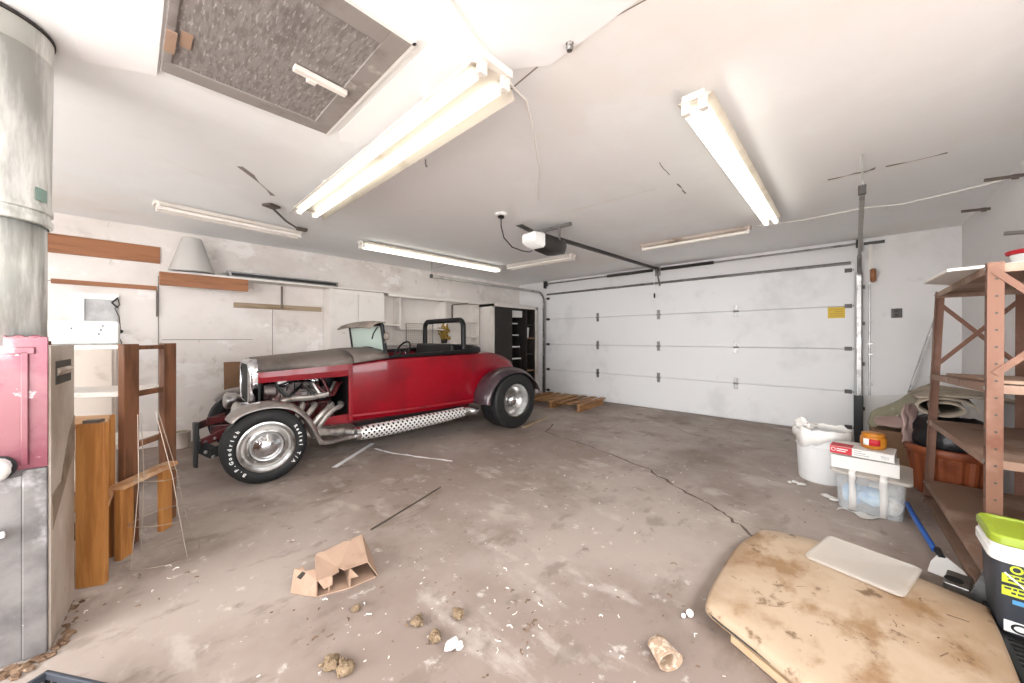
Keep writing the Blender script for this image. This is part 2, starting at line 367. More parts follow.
# ceiling marks
def flat_on_ceiling(name, poly, m, t=.004):
    return tag(S().prism([(x, y, ZC - t) for x, y in poly], (0, 0, t - .0005)).build(name, m, ceiling), kind='structure')
random.seed(3)
flat_on_ceiling('patch', [(.085, 2.36), (-.145, 2.47), (-.16, 2.3), (-.19, 2.2), (-.172, 2.13), (-.3, 1.6), (-.35, .6), (.085, .6)], 'patch', .012)
flat_on_ceiling('patch', [(.86, 2.24), (.9, 2.33), (.97, 2.29), (1.0, 2.36), (1.03, 2.25), (1.1, 2.1), (1.09, 1.6), (1.12, 1.25), (1.3, 1.0), (1.25, .3), (.5, .3), (.5, 1.29), (.86, 1.29)], 'patch', .004)
strip_on('seam', [(.6, .87), (.98, .862), (1.25, .855)], .006, ZC - .0015, 'seam', ceiling)
strip_on('seam', [(1.29, .1), (1.29, .55), (1.255, .84)], .006, ZC - .0015, 'seam', ceiling)
strip_on('seam', [(1.25, .88), (1.3, 1.28), (1.32, 1.7)], .008, ZC - .0015, 'seam', ceiling)
strip_on('seam', wiggle([(3.74, .15), (3.73, -.1)], 5, .01), .02, ZC - .0015, 'seam', ceiling, .8)
strip_on('seam', wiggle([(3.735, -.16), (3.73, -.44)], 5, .008), .016, ZC - .0015, 'seam', ceiling, .8)
strip_on('tape', [(3.78, .19), (3.75, -.45)], .03, ZC - .001, 'tape', ceiling, .3)
strip_on('tape', wiggle([(2.9, 2.6), (2.95, 1.7), (2.98, 1.2)], 5, .01), .03, ZC - .001, 'tape', ceiling, .5)
strip_on('tape', wiggle([(3.2, 2.2), (3.1, 1.9)], 5, .01), .02, ZC - .001, 'tape', ceiling, .5)
strip_on('seam', wiggle([(2.55, 1.0), (2.8, 1.02)], 4, .004), .006, ZC - .0015, 'seam', ceiling, .5)
strip_on('seam', wiggle([(3.0, 1.03), (3.25, 1.05)], 4, .004), .014, ZC - .0015, 'seam', ceiling, .8)
strip_on('seam', wiggle([(.55, 3.2), (.85, 3.65)], 4, .01), .03, ZC - .0015, 'plyframe', ceiling, .8)
strip_on('seam', wiggle([(.16, 3.45), (.42, 3.62)], 4, .01), .02, ZC - .0015, 'tape', ceiling, .8)

# left wall seams between its boards
def wall_seam(x0, z0, x1, z1, wd=.008, m='seam'):
    return tag(S().beam((x0, YL - .002, z0), (x1, YL - .002, z1), .004, wd, up=(0, 0, 1)).build('board_seam', m, wall_l), kind='structure')
wall_l = bpy.data.objects['wall_left']
for a in ((.22, 0, .22, 1.92), (1.32, 0, 1.32, 1.6), (.25, 1.2, 1.1, 1.2), (-1, 1.78, -.5, 1.78)):
    wall_seam(*a)
tag(S().bb(.2, .212, YL - .03, YL - .001, 1.46, 1.755).build('corner_strip', 'rodsteel', loc=(.2, YL, 1.46)), 'thin grey vertical strip on left wall under the end of ledge', 'strip')

# ------------------------------------------------------------------ attic hatch in the ceiling
t = thing('attic_hatch', 'dark grey weathered plywood attic hatch set in the ceiling', 'hatch', (.45, 1.85, ZC))
zc = ZC
f = S()
def cb(s, x0, x1, y0, y1, th, z=0): return s.bb(x0 - .45, x1 - .45, y0 - 1.85, y1 - 1.85, z - th, z)
cb(f, .095, .80, 2.19, 2.28, .022); cb(f, .71, .80, 1.33, 2.19, .022); cb(f, .095, .71, 1.33, 1.42, .022); cb(f, .095, .125, 1.42, 2.19, .022)
f.build('hatch_frame', 'plyframe', t, bevel=.003)
cb(S(), .125, .71, 1.42, 2.19, .014, -.0005).build('hatch_panel', 'ply', t)
e = S(); cb(e, .80, .812, 1.31, 2.3, .02); cb(e, .095, .812, 1.31, 1.33, .02)
e.build('edge_trim', 'whiteplain', t)
l = S(); l.beam((.5 - .45, 1.81 - 1.85, -.028), (.73 - .45, 1.815 - 1.85, -.034), .035, .022)
l.beam((.56 - .45, 1.835 - 1.85, -.03), (.60 - .45, 1.835 - 1.85, -.03), .03, .03)
tag(l.build('latch_bar', 'fixture', t, bevel=.003), label='white painted wooden turn bar')
b = S(); cb(b, .097, .13, 1.95, 2.10, .006, -.022); cb(b, .14, .175, 1.93, 2.03, .006, -.014)
tag(b.build('patch_block', 'cardboard', t), label='bare orange wood block')

# ------------------------------------------------------------------ garage door
DX = 6.23; DY0, DY1 = .015, 4.875
d = thing('door_1', 'closed white four-panel overhead garage door', 'garage door', (DX, 2.44, 0), kind='structure')
def dl(x, y, z): return (x - DX, y - 2.44, z)
for i in range(4):
    z0 = .01 + i * .5375; z1 = z0 + .5355
    p = S()
    # each section: flat face with a tongue at the top and a bevelled lip
    prof = [(0, z0), (-.006, z0 + .008), (-.006, z1 - .012), (0, z1 - .004), (.012, z1), (.022, z1), (.022, z0)]
    p.prism([dl(DX + x, DY0, z) for x, z in prof], (0, DY1 - DY0, 0))
    p.build('door_panel', 'door', d)
strut = S(); strut.tube([dl(DX - .02, DY0 + .03, 2.16), dl(DX - .02, DY1 - .03, 2.16)], .02, 8)
strut.build('reinforcing_strut', 'galv', d, smooth=True)
for y in (3.62, 2.45, 1.30):
    for i in (1, 2, 3):
        z = .01 + i * .5375 - .003
        h = S(); h.box(dl(DX - .01, y, z + .045), (.008, .05, .07)); h.box(dl(DX - .01, y, z - .045), (.008, .05, .07)); h.tube([dl(DX - .016, y - .035, z), dl(DX - .016, y + .035, z)], .012, 8)
        h.box(dl(DX - .016, y, z), (.006, .02, .13))
        h.build('hinge', 'galv', d)
for y in (.07, 4.82):
    for i in range(5):
        z = .10 + i * .5375 if i == 0 else .01 + i * .5375 - (.09 if i == 4 else 0)
        h = S(); h.box(dl(DX - .012, y, z), (.01, .07, .05)); s_ = -1 if y < 1 else 1
        h.tube([dl(DX - .03, y - .04, z), dl(DX - .03, y + .05 * s_, z)], .009, 8)
        h.build('roller_bracket', 'darksteel', d)
tag(S().bb(*[v - o for v, o in zip((DX - .0095, DX - .006), (DX, DX))], .1 - 2.44, .265 - 2.44, 1.475, 1.615).build('warning_label', 'yellowprint', d), label='yellow rectangular warning sticker')
q = S()
for k in range(4): q.bb(-.0105, -.0095, .12 - 2.44, (.245 if k != 2 else .2) - 2.44, 1.5 + k * .027, 1.507 + k * .027)
wl = [o for o in d.children if o.name.startswith('warning_label')][0]
q.build('label_lettering', mat('faint_print', '#b08f25', .6), wl)

# tracks
def track(label, ysign, y, horiz):
    t = thing('garage_door_track', label, 'door track', (6.2, y, 0))
    def l(p): return (p[0] - 6.2, p[1] - y, p[2])
    s = S()
    s.beam(l((6.19, y, 0)), l((6.19, y, 2.02)), .055, .03, up=(1, 0, 0))
    s.beam(l((6.20, y - ysign * .02, 0)), l((6.20, y - ysign * .02, 2.02)), .008, .06, up=(1, 0, 0))
    s.build('vertical_rail', 'galv', t, bevel=.004)
    pts = [(6.19 - .2 * (1 - math.cos(R(a))) , y, 2.0 + .2 * math.sin(R(a))) for a in range(0, 91, 15)]
    c = S(); c.tube([l(p) for p in pts], .022, 8); c.build('curved_rail', 'galv', t, smooth=True)
    h = S(); h.beam(l((6.0, y, 2.20)), l((horiz, y, 2.21)), .03, .05); h.build('horizontal_rail', 'trackgrey', t, bevel=.004); S().box(l((horiz + .01, y, 2.207)), (.04, .04, .06)).build('rail_end_cap', 'darksteel', t, bevel=.004)
    g = S(); g.beam(l((horiz + .02, y, 2.2)), l((horiz + .02, y, ZC - .002)), .012, .004, up=(1, 0, 0)); g.beam(l((horiz + .02, y, 2.32)), l((horiz + .35, y - .07, ZC - .003)), .01, .004); g.build('hanger_strap', 'galv', t)
    for z in (.35, .9, 1.4, 1.85): S().box(l((6.225, y - ysign * .035, z)), (.05, .03, .04)).build('wall_bracket', 'darksteel', t)
    return t
track('grey steel garage door track by the right jamb with hanging rail', 1, -.03, 3.35)
track('thin grey garage door track at the left jamb beside dark closet', -1, 4.915, 3.3)
# torsion springs over the door
t = thing('torsion_spring_shaft', 'steel torsion shaft with dark springs above the garage door', 'spring shaft', (6.19, 2.45, 2.385))
S().tube([(0, -2.50, 0), (0, 2.46, 0)], .0125, 10).build('shaft', 'galv', t, smooth=True)
for y0, y1 in ((.08, .95), (-.86, -.05)):
    pts = []; n = 46
    s = S(); prof = []
    for i in range(n * 2 + 1): prof.append((.022 + (.006 if i % 2 else 0), y0 + (y1 - y0) * i / (n * 2)))
    s.lathe(prof, axis='y', n=12); s.build('spring', 'darksteel', t)
b = S(); b.box((.02, .02, 0), (.07, .02, .1)); b.box((.05, .02, -.02), (.02, .09, .16)); b.build('centre_bracket', 'galv', t)
for y in (-2.47, 2.42):
    s = S(); s.lathe([(.012, -.02), (.055, -.02), (.048, 0), (.055, .02), (.012, .02)], (0, y, 0), 'y', 20)
    s.build('cable_drum', 'darksteel', t, smooth=True)
    e = S(); e.bb(-.03, .068, y + (.03 if y > 0 else -.036), y + (.036 if y > 0 else -.03), -.09, .06); e.build('end_plate', 'darksteel', t)
# old switch block, weight and outlet near right jamb
t = thing('door_counterweight', 'brown pulley block hanging beside the right door track', 'pulley', (6.2, -.13, 1.93))
S().beam((.03, 0, .13), (.03, 0, .45), .035, .02, up=(1, 0, 0)).build('hanger_board', 'fixture', t)
S().lathe([(.0, -.025), (.07, -.025), (.085, -.01), (.085, .01), (.07, .025), (0, .025)], (.0, -.02, .05), 'y', 24).build('pulley_wheel', 'wood_orange', t, smooth=True)
S().beam((.02, .06, .45), (.02, -.12, .45), .03, .03).build('hanger_arm', 'darksteel', t)
t = thing('wall_outlet', 'grey square electrical outlet on the white wall right of garage door', 'outlet', (XG, -.35, 1.46))
S().bb(-.012, 0, -.045, .045, 0, .11).build('cover_plate', 'darksteel', t, bevel=.004)
q = S(); q.bb(-.015, -.011, -.02, .02, .015, .045); q.bb(-.015, -.011, -.02, .02, .065, .095); q.build('socket', 'darkprint', t, bevel=.002)
# conduit beside right jamb
s = S(); s.tube([(XG - .012, -.12, 0), (XG - .012, -.12, 1.88)], .008, 6)
for z in (.65, 1.02, 1.15): s.box((XG - .014, -.125, z), (.03, .05, .02))
tag(s.build('wall_conduit', 'galv', loc=(XG - .012, -.12, 0)), 'thin grey conduit running up the wall right of door track', 'conduit')
# door opener
t = thing('garage_door_opener', 'white and dark grey garage door opener hung from the ceiling', 'door opener', (3.0, 2.43, 2.13))
s = S(); s.loft([[(x, y * sy, z) for x, y, z in ()] for sy in ()]) if False else None
body = S(); rings = []
for x, hw, z0, z1 in ((-.05, .08, .06, .17), (0, .10, .03, .18), (.22, .10, .01, .18), (.34, .08, .03, .18), (.42, .04, .09, .18)):
    rings.append([(x, -hw, z0 + .03), (x, -hw * .8, z0), (x, hw * .8, z0), (x, hw, z0 + .03), (x, hw, z1 - .02), (x, hw * .85, z1), (x, -hw * .85, z1), (x, -hw, z1 - .02)])
body.loft(rings).build('motor_housing', 'darksteel', t, smooth=True)
lens = S(); rings = []
for x, hw, z0, z1 in ((-.22, .06, .09, .15), (-.19, .09, .06, .17), (-.05, .102, .03, .18)):
    rings.append([(x, -hw, z0 + .02), (x, -hw * .8, z0), (x, hw * .8, z0), (x, hw, z0 + .02), (x, hw, z1 - .02), (x, hw * .85, z1), (x, -hw * .85, z1), (x, -hw, z1 - .02)])
lens.loft(rings).build('light_lens', 'whiteplain', t, smooth=True)
S().beam((.32, 0, .205), (3.17, 0, .255), .03, .04).build('drive_rail', 'darksteel', t)
br = S(); br.beam((.2, -.25, .295), (.2, .3, .295), .03, .03); br.beam((.2, -.10, .15), (.2, -.10, .31), .025, .01); br.beam((.2, .10, .15), (.2, .10, .31), .025, .01); br.beam((-.1, .22, .315), (.35, .3, .315), .08, .008); br.build('mounting_bracket', 'galv', t)
c = S(); c.tube([(3.03, .02, .24), (3.03, .02, .02), (3.04, .02, -.05), (3.05, .02, -.12)], .006, 6); c.build('release_cord', 'whiteplain', t)
S().lathe([(0, -.06), (.012, -.06), (.016, 0), (.008, .02), (0, .02)], (3.05, .02, -.18), 'z', 10).build('release_handle', 'darkprint', t)
a = S(); a.beam((3.0, -.03, .23), (3.16, -.03, -.03), .02, .02); a.build('trolley_arm', 'galv', t)
# ceiling plug of the opener with its cord
t = thing('ceiling_outlet', 'small ceiling outlet box with black cord to door opener', 'outlet', (2.53, 2.55, ZC))
S().lathe([(0, -.02), (.05, -.02), (.07, 0), (0, 0)], n=20).build('outlet_box', 'whiteplain', t, smooth=True)
S().box((0, 0, -.03), (.05, .035, .03)).build('plug', 'black', t)
S().tube([(0, 0, -.04), (.01, .01, -.12), (.06, .02, -.22), (.16, .0, -.30), (.25, -.05, -.33), (.33, -.08, -.335), (.37, -.09, -.315)], .006, 6).build('power_cord', 'black', t, smooth=True)

# ------------------------------------------------------------------ fluorescent fixtures
def fixture(label, p0, p1, z, width, lit, drop=0, flare=False, m='fixture', group='fluorescent ceiling fixtures', zt=None, tubes=2):
    p0, p1 = Vector((*p0, 0)), Vector((*p1, 0)); L_ = (p1 - p0).length; c = (p0 + p1) / 2; a = math.atan2(p1.y - p0.y, p1.x - p0.x)
    t = thing('fluorescent_light', label, 'ceiling light', (c.x, c.y, ZC), a, group)
    zb = z - ZC                     # tube centre below the ceiling
    h = S(); hw = width * .3
    zt_ = min(-.001, zb + .062)
    h.prism([(-L_ / 2, -hw, zt_), (-L_ / 2, hw, zt_), (-L_ / 2, hw * .9, zb + .033), (-L_ / 2, -hw * .9, zb + .033)], (L_, 0, 0))
    h.build('housing', m, t, bevel=.004)
    if zt_ < -.01:
        k = S()
        for e in (-.3, .3): k.box((e * L_, 0, (zt_) / 2), (.05, .03, -zt_))
        k.build('ceiling_spacer', m, t)
    if flare:
        r = S(); o = zb + .03
        prof = [(-width * .5, o - .055), (-width * .42, o - .02), (-width * .25, o), (width * .25, o), (width * .42, o - .02), (width * .5, o - .055)]
        r.grid([[(x, y, zz) for y, zz in prof] for x in (-L_ / 2 + .03, L_ / 2 - .03)])
        r.build('reflector', 'reflector', t, solid=.003, smooth=True)
    else:
        r = S(); r.prism([(-L_ / 2 + .02, -width / 2, zb + .05), (-L_ / 2 + .02, width / 2, zb + .05), (-L_ / 2 + .02, width * .3, zb + .026), (-L_ / 2 + .02, -width * .3, zb + .026)], (L_ - .04, 0, 0)); r.build('reflector', 'reflector' if lit else m, t)
    off = width * .24
    for s in ((-1, 1) if tubes == 2 else (0,)):
        S().tube([(-L_ / 2 + .035, s * off, zb), (L_ / 2 - .035, s * off, zb)], .019, 12).build('tube', 'tube_on' if lit else 'tube_off', t, smooth=True)
        for e in (-1, 1):
            k = S(); k.box((e * (L_ / 2 - .022), s * off, zb + .015), (.022, .042, .07)); k.tube([(e * (L_ / 2 - .034), s * off, zb), (e * (L_ / 2 - .055), s * off, zb)], .0205, 12)
            k.build('tube_holder', 'fixture', t, bevel=.003)
    for e in (-1, 1):
        k = S(); k.box((e * (L_ / 2 + .002), 0, (zb + .03 + zt_) / 2), (.006, hw * 2.1, abs(zt_ - zb - .03))); k.tube([(e * (L_ / 2), 0, (zb + .03 + zt_) / 2), (e * (L_ / 2 + .007), 0, (zb + .03 + zt_) / 2)], .010, 10)
        k.build('end_plate', m, t)
    return t
fixture('big lit two-tube shop light with flared hood beside the attic hatch', (1.04, 1.07), (1.06, 3.50), 2.30, .27, True, flare=True)
fixture('long lit two-tube light running toward the right end of garage door', (1.87, .57), (4.33, .60), 2.34, .16, True)
fixture('long lit strip light above the car cockpit along left wall', (1.98, 4.52), (4.40, 4.47), 2.375, .17, True)
fixture('short strip light nearest the flue pipe above the wall lampshade', (.15, 4.58), (1.36, 4.68), 2.39, .2, False, m='fixture')
fixture('short unlit two-tube light beside the door opener', (4.44, 2.98), (4.38, 4.22), 2.38, .2, False)
fixture('old brownish unlit light fixture above the middle of garage door', (4.69, .84), (4.66, 2.06), 2.39, .16, False, m='fixture_dirty', tubes=1)
# small ceiling fittings
t = thing('ceiling_bracket', 'dark metal plate and rod on ceiling behind the big shop light', 'bracket', (.9, 3.92, ZC))
S().box((.0, .0, -.012), (.11, .1, .02), (0, 0, .5)).build('plate', 'rodsteel', t, bevel=.004)
S().tube([(.03, .05, -.02), (.2, .3, -.04), (.4, .56, -.03)], .01, 8).build('rod', 'rodsteel', t)
S().box((.42, .56, -.02), (.1, .06, .03)).build('foot', 'rodsteel', t, bevel=.004)
t = thing('ceiling_cable', 'thin white cable dangling along the ceiling past big shop light', 'cable', (1.3, 1.22, ZC))
S().tube([(x - 1.3, y - 1.22, z - ZC) for x, y, z in ((.70, .98, 2.445), (.8, 1.06, 2.443), (1.05, 1.14, 2.44), (1.3, 1.215, 2.44), (1.40, 1.23, 2.44), (1.55, 1.32, 2.43), (1.8, 1.49, 2.42), (2.05, 1.665, 2.43), (2.25, 1.85, 2.44), (2.48, 2.04, 2.443))], .006, 6).build('cord', 'cable_white', t, smooth=True)
t = thing('cable_anchor', 'small grey round fitting on ceiling at the drywall seam corner', 'ceiling fitting', (1.26, .865, ZC))
S().lathe([(0, -.035), (.012, -.034), (.016, -.02), (.01, -.012), (.02, 0), (0, 0)], n=14).build('knob', 'galv', t, smooth=True)
t = thing('ceiling_hook', 'little white ceiling hook hanging next to the big shop light', 'hook', (1.4, 2.15, ZC))
S().tube([(0, 0, 0), (0, 0, -.03), (.01, .008, -.045), (.022, .015, -.035)], .005, 6).build('hook_wire', 'galv', t, smooth=True)
t = thing('ceiling_wire', 'sagging white wire strung across ceiling toward the right wall', 'wire', (4.7, 0, ZC))
S().tube([(x - 4.7, y, z - ZC) for x, y, z in ((4.72, .78, 2.447), (4.75, .4, 2.43), (4.74, -.05, 2.44), (4.78, -.3, 2.425), (4.72, -.55, 2.43), (4.66, -.84, 2.445))], .006, 6).build('strand', 'cable_white', t, smooth=True)
# hooks on right wall
for lab, x, z, l in (('short dark rod peg on right wall nearest the far corner', 5.1, 2.335, .16), ('long dark rod peg high on right wall with a knot', 4.24, 2.344, .17), ('pale rod peg low on right wall above steel shelving', 3.7, 1.85, .18)):
    s = S(); s.tube([(x, YR, z), (x, YR + l, z + .012)], .012, 8); s.tube([(x, YR + .02, z - .002), (x, YR + .05, z)], .018, 8)
    tag(s.build('wall_peg', 'rodsteel' if x > 4 else 'galv', loc=(x, YR, z), smooth=True), lab, 'peg', 'rod pegs on the right wall')
# ================================================================== HOT ROD  (local x = towards the tail, y = away from the camera side, z up)
CAR = thing('hot_rod', 'red open-top hot rod with exposed engine and chrome side pipes', 'car', (.775, 3.585, 0), R(-3.5))
VC = .78
def mir(v, far): return 2 * VC - v if far else v
# ---- wheels
def lathe_y(prof, c, far, n=40, loop=False, flip=1):
    s = S(); f = -1 if far else 1
    return s.lathe([(r, h * f) for r, h in prof], c, 'y', n, loop)
def wheel(u, v_out, w, Rt, rr, rear, far):
    f = -1 if far else 1
    vc = mir(v_out + w / 2, far); c = (u, vc, Rt - .004); h = w / 2
    tp = [(rr - .004, -h * .82), (rr + .008, -h * .93), (rr + .03, -h), (rr + (Rt - rr) * .62, -h), (Rt - .028, -h * .95), (Rt - .008, -h * .82), (Rt, -h * .62), (Rt - .004, -h * .6), (Rt - .004, -h * .57), (Rt, -h * .55), (Rt, -h * .2), (Rt - .005, -h * .18), (Rt - .005, -h * .12), (Rt, -h * .1),
          (Rt, h * .1), (Rt - .005, h * .12), (Rt - .005, h * .18), (Rt, h * .2), (Rt, h * .55), (Rt - .004, h * .57), (Rt - .004, h * .6), (Rt, h * .62), (Rt - .008, h * .82), (Rt - .028, h * .95), (rr + .03, h), (rr - .004, h * .82)]
    tyre = lathe_y(tp, c, far, 48, True).build('tyre', 'tyre', CAR, smooth=True, ang=25)
    if rear:
        rp = [(rr + .004, -h * .84), (rr + .002, -h * .93), (rr - .012, -h * .94), (rr - .02, -h * .8), (rr - .03, -h * .35), (rr - .07, -h * .1), (rr - .1, -h * .12), (.1, -h * .3), (.075, -h * .42), (.07, -h * .2), (.0, -h * .2)]
        cp = [(.085, -h * .28), (.085, -h * .5), (.07, -h * .66), (.04, -h * .78), (0, -h * .82)]
    else:
        rp = [(rr + .004, -h * .84), (rr + .003, -h * 1.06), (rr - .008, -h * 1.09), (rr - .02, -h * .98), (rr - .03, -h * .84), (rr - .045, -h * .84), (rr - .055, -h * .92), (rr - .075, -h * .98), (rr - .085, -h * .8), (.1, -h * .76), (.0, -h * .7)]
        cp = [(.102, -h * .78), (.108, -h * .86), (.105, -h * .94), (.095, -h * 1.0), (.088, -h * 1.04), (.075, -h * 1.2), (.05, -h * 1.34), (.025, -h * 1.41), (0, -h * 1.43)]
    rim = lathe_y(rp, c, far, 48).build('wheel_rim', 'chromedull', CAR, smooth=True, ang=30)
    b = S()
    b.lathe([(.0, .1 * f * h), (rr * .95, .1 * f * h), (rr * .95, .2 * f * h), (0, .2 * f * h)], c, 'y', 24); b.build('brake_drum', 'darksteel', CAR)
    lathe_y(cp, c, far, 36).build('hub_cap', 'chrome', rim, smooth=True, ang=50)
    nuts = S()
    for k in range(5 if rear else 10):
        a = 2 * math.pi * k / (5 if rear else 10) + .3; rq = .115 if rear else rr - .068
        nuts.ball((c[0] + rq * math.cos(a), c[1] - f * h * (.24 if rear else .96), c[2] + rq * math.sin(a)), .008, 8)
    nuts.build('rim_rivets', 'chromedull', rim, smooth=True)
    if not rear and not far:
        mes = []
        def arc_text(txt, a0, a1, rad, size):
            n = len(txt)
            for i, ch in enumerate(txt):
                if ch == ' ': continue
                a = R(a0 + (a1 - a0) * (i + .5) / n)
                up = Vector((math.cos(a), 0, math.sin(a))); xd = Vector((math.sin(a), 0, -math.cos(a))); nz = xd.cross(up)
                pos = Vector(c) + up * rad + Vector((0, -h - .0015, 0))
                mx = Matrix((xd, up, nz)).transposed().to_4x4(); mx.translation = pos
                mes.append(text_mesh('ch', ch, size, .0012, 'letter', None, mx, .0012))
        arc_text('B.F.Goodrich', 236, 138, .252, .037); join_meshes('sidewall_lettering', mes, 'letter', tyre); mes = []
        arc_text('Radial', 38, -11, .252, .037); join_meshes('sidewall_lettering', mes, 'letter', tyre); mes = []
        arc_text('T/A', -19, -44, .252, .037); join_meshes('sidewall_lettering', mes, 'letter', tyre)
FT = (.018, .0, .20, .311, .206); RT = (2.83, -.10, .36, .38, .22)
for far in (0, 1):
    wheel(*FT, False, far); wheel(*RT, True, far)
# ---- fenders
def fender(path, v0, v1, crown, m, far, name, lip=.025):
    rows = []
    for i, p in enumerate(path):
        a = path[max(i - 1, 0)]; b = path[min(i + 1, len(path) - 1)]
        tx, tz = b[0] - a[0], b[1] - a[1]; l = math.hypot(tx, tz); nx, nz = -tz / l, tx / l
        row = []
        for k in range(11):
            q = k / 10; v = v0 + (v1 - v0) * q; e = abs(q - .5) * 2
            off = -lip * e ** 4 - crown * e ** 2 + crown
            row.append((p[0] + nx * off, mir(v, far), p[1] + nz * off))
        rows.append(row)
    # rounded tip
    return S().grid(rows).build(name, m, CAR, solid=.007, smooth=True, ang=60)
def smooth_path(pts, n=5):
    out = []
    P_ = [pts[0]] + pts + [pts[-1]]
    for i in range(1, len(P_) - 2):
        p0, p1, p2, p3 = P_[i - 1], P_[i], P_[i + 1], P_[i + 2]
        for k in range(n):
            t = k / n
            out.append(tuple(.5 * (2 * p1[j] + (p2[j] - p0[j]) * t + (2 * p0[j] - 5 * p1[j] + 4 * p2[j] - p3[j]) * t * t + (3 * p1[j] - p0[j] - 3 * p2[j] + p3[j]) * t ** 3) for j in range(len(p1))))
    return out + [pts[-1]]
fpath = smooth_path([(-.235, .545), (-.195, .592), (-.11, .632), (.03, .652), (.17, .628), (.28, .56), (.365, .44), (.42, .31), (.445, .25)])
rpath = smooth_path([(a + .05, b) for a, b in [(2.275, .37), (2.30, .50), (2.385, .635), (2.53, .735), (2.72, .782), (2.91, .765), (3.08, .68), (3.2, .56), (3.255, .46)]])
for far in (0, 1):
    S().tube(smooth_path([(.40, mir(.05, far), .34), (.44, mir(.05, far), .26), (.50, mir(.06, far), .235), (.60, mir(.08, far), .232), (.79, mir(.10, far), .238)], 4), .02, 8).build('fender_stay', 'fender', CAR, smooth=True)
    fender(fpath, -.005, .24, .02, 'fender', far, 'front_fender')
    fender(rpath, -.11, .27, .035, 'fender_rear', far, 'rear_fender', .03)
# ---- radiator shell and grille
sh = S()
def shell_ring(u, hw, z0, z1, r):
    pts = []
    pts += [(u, VC - hw * .86, z0), (u, VC - hw, z0 + .05)]
    pts += [(u, VC - hw, z1 - r)]
    for a in range(15, 91, 15): pts.append((u, VC - hw + r - r * math.cos(R(a)), z1 - r + r * math.sin(R(a))))
    full = pts + [(x, 2 * VC - y, z) for x, y, z in reversed(pts)]
    return full
outer = [shell_ring(-.055, .275, .60, .985, .09), shell_ring(-.045, .295, .585, 1.005, .10), shell_ring(-.015, .305, .58, 1.015, .10), shell_ring(.02, .305, .58, 1.018, .10)]
inner = [shell_ring(.02, .29, .6, 1.0, .09), shell_ring(-.035, .255, .62, .965, .08), shell_ring(-.052, .258, .617, .97, .085)]
sh.loft(outer + inner, loop=True)
sh.build('radiator_shell', 'chrome', CAR, smooth=True, ang=50)
gr = S(); gr.loft([shell_ring(-.028, .258, .615, .968, .085), shell_ring(-.0, .258, .615, .968, .085)])
for k in range(17):
    y = VC - .24 + .03 * k; gr.bb(-.04, -.024, y - .004, y + .004, .63, .96)
gr.build('grille', 'darksteel', CAR)
# ---- hood top and cowl top: arch sections
def arch(u, hw, zs, zt, drop=.0, n=13, th=0):
    pts = []
    for k in range(n):
        a = math.pi * k / (n - 1); c_, s_ = -math.cos(a), math.sin(a)
        y = VC + hw * math.copysign(abs(c_) ** .75, c_); pts.append((u, y, zs - drop + (zt - zs + drop) * s_ ** .7 - th))
    return pts
def hw_at(u): return .30 + (.53 - .30) * max(0, min(1, u / .80))
hood = S(); rows = []
for i in range(9):
    u = .006 + .80 * i / 8; t_ = i / 8
    rows.append(arch(u, hw_at(u), .893 + .06 * t_, 1.024 + .062 * t_))
hood.grid(rows).build('hood_top', 'hood', CAR, solid=.008, smooth=True, ang=60)
ct = S(); rows = []
for u, hw, zs, zt in ((.812, .533, .958, 1.092), (.95, .553, .975, 1.10), (1.08, .575, .992, 1.105), (1.17, .585, 1.0, 1.10)):
    rows.append(arch(u, hw, zs, zt))
ct.grid(rows).build('cowl_top', 'hood', CAR, solid=.008, smooth=True, ang=60)
# red strip under the hood edge, both sides
def side_panel(name, pts_fn, m, far, th=.02):
    s = S(); rows = []
    for u in (.02, .2, .4, .6, .79):
        v = mir(VC - hw_at(u), far); z0, z1 = pts_fn(u)
        d_ = th if not far else -th
        rows.append([(u, v, z1), (u, v - d_ * .35, (z0 + z1) / 2), (u, v, z0), (u, v + d_, z0), (u, v + d_, z1)])
    return s.loft(rows).build(name, m, CAR)
for far in (0, 1):
    side_panel('hood_side_strip', lambda u: (.795 + .035 * u / .8, .893 + .06 * u / .8), 'red', far)
side_panel('hood_side_panel', lambda u: (.42, .83), 'maroon', 1)
# ---- frame rails
def rail(far):
    s = S(); rows = []
    for u, v, z in ((-.32, .52, .41), (-.1, .5, .40), (.2, .46, .37), (.5, .40, .36), (.8, .34, .36), (2.3, .33, .37), (2.6, .4, .50), (2.9, .42, .55), (3.2, .42, .5)):
        h = .045 if u > 0 else .03
        rows.append([(u, mir(v, far), z - h), (u, mir(v + .05, far), z - h), (u, mir(v + .05, far), z + h), (u, mir(v, far), z + h)])
    return s.loft(rows).build('frame_rail', 'maroon', CAR)
rail(0); rail(1)
# red lower apron in front of the firewall
s = S(); s.prism([(.50, .40, .335), (.80, .285, .335), (.80, .285, .43), (.62, .35, .415), (.52, .39, .37)], (0, .05, 0)); s.build('lower_apron', 'red', CAR, bevel=.006)
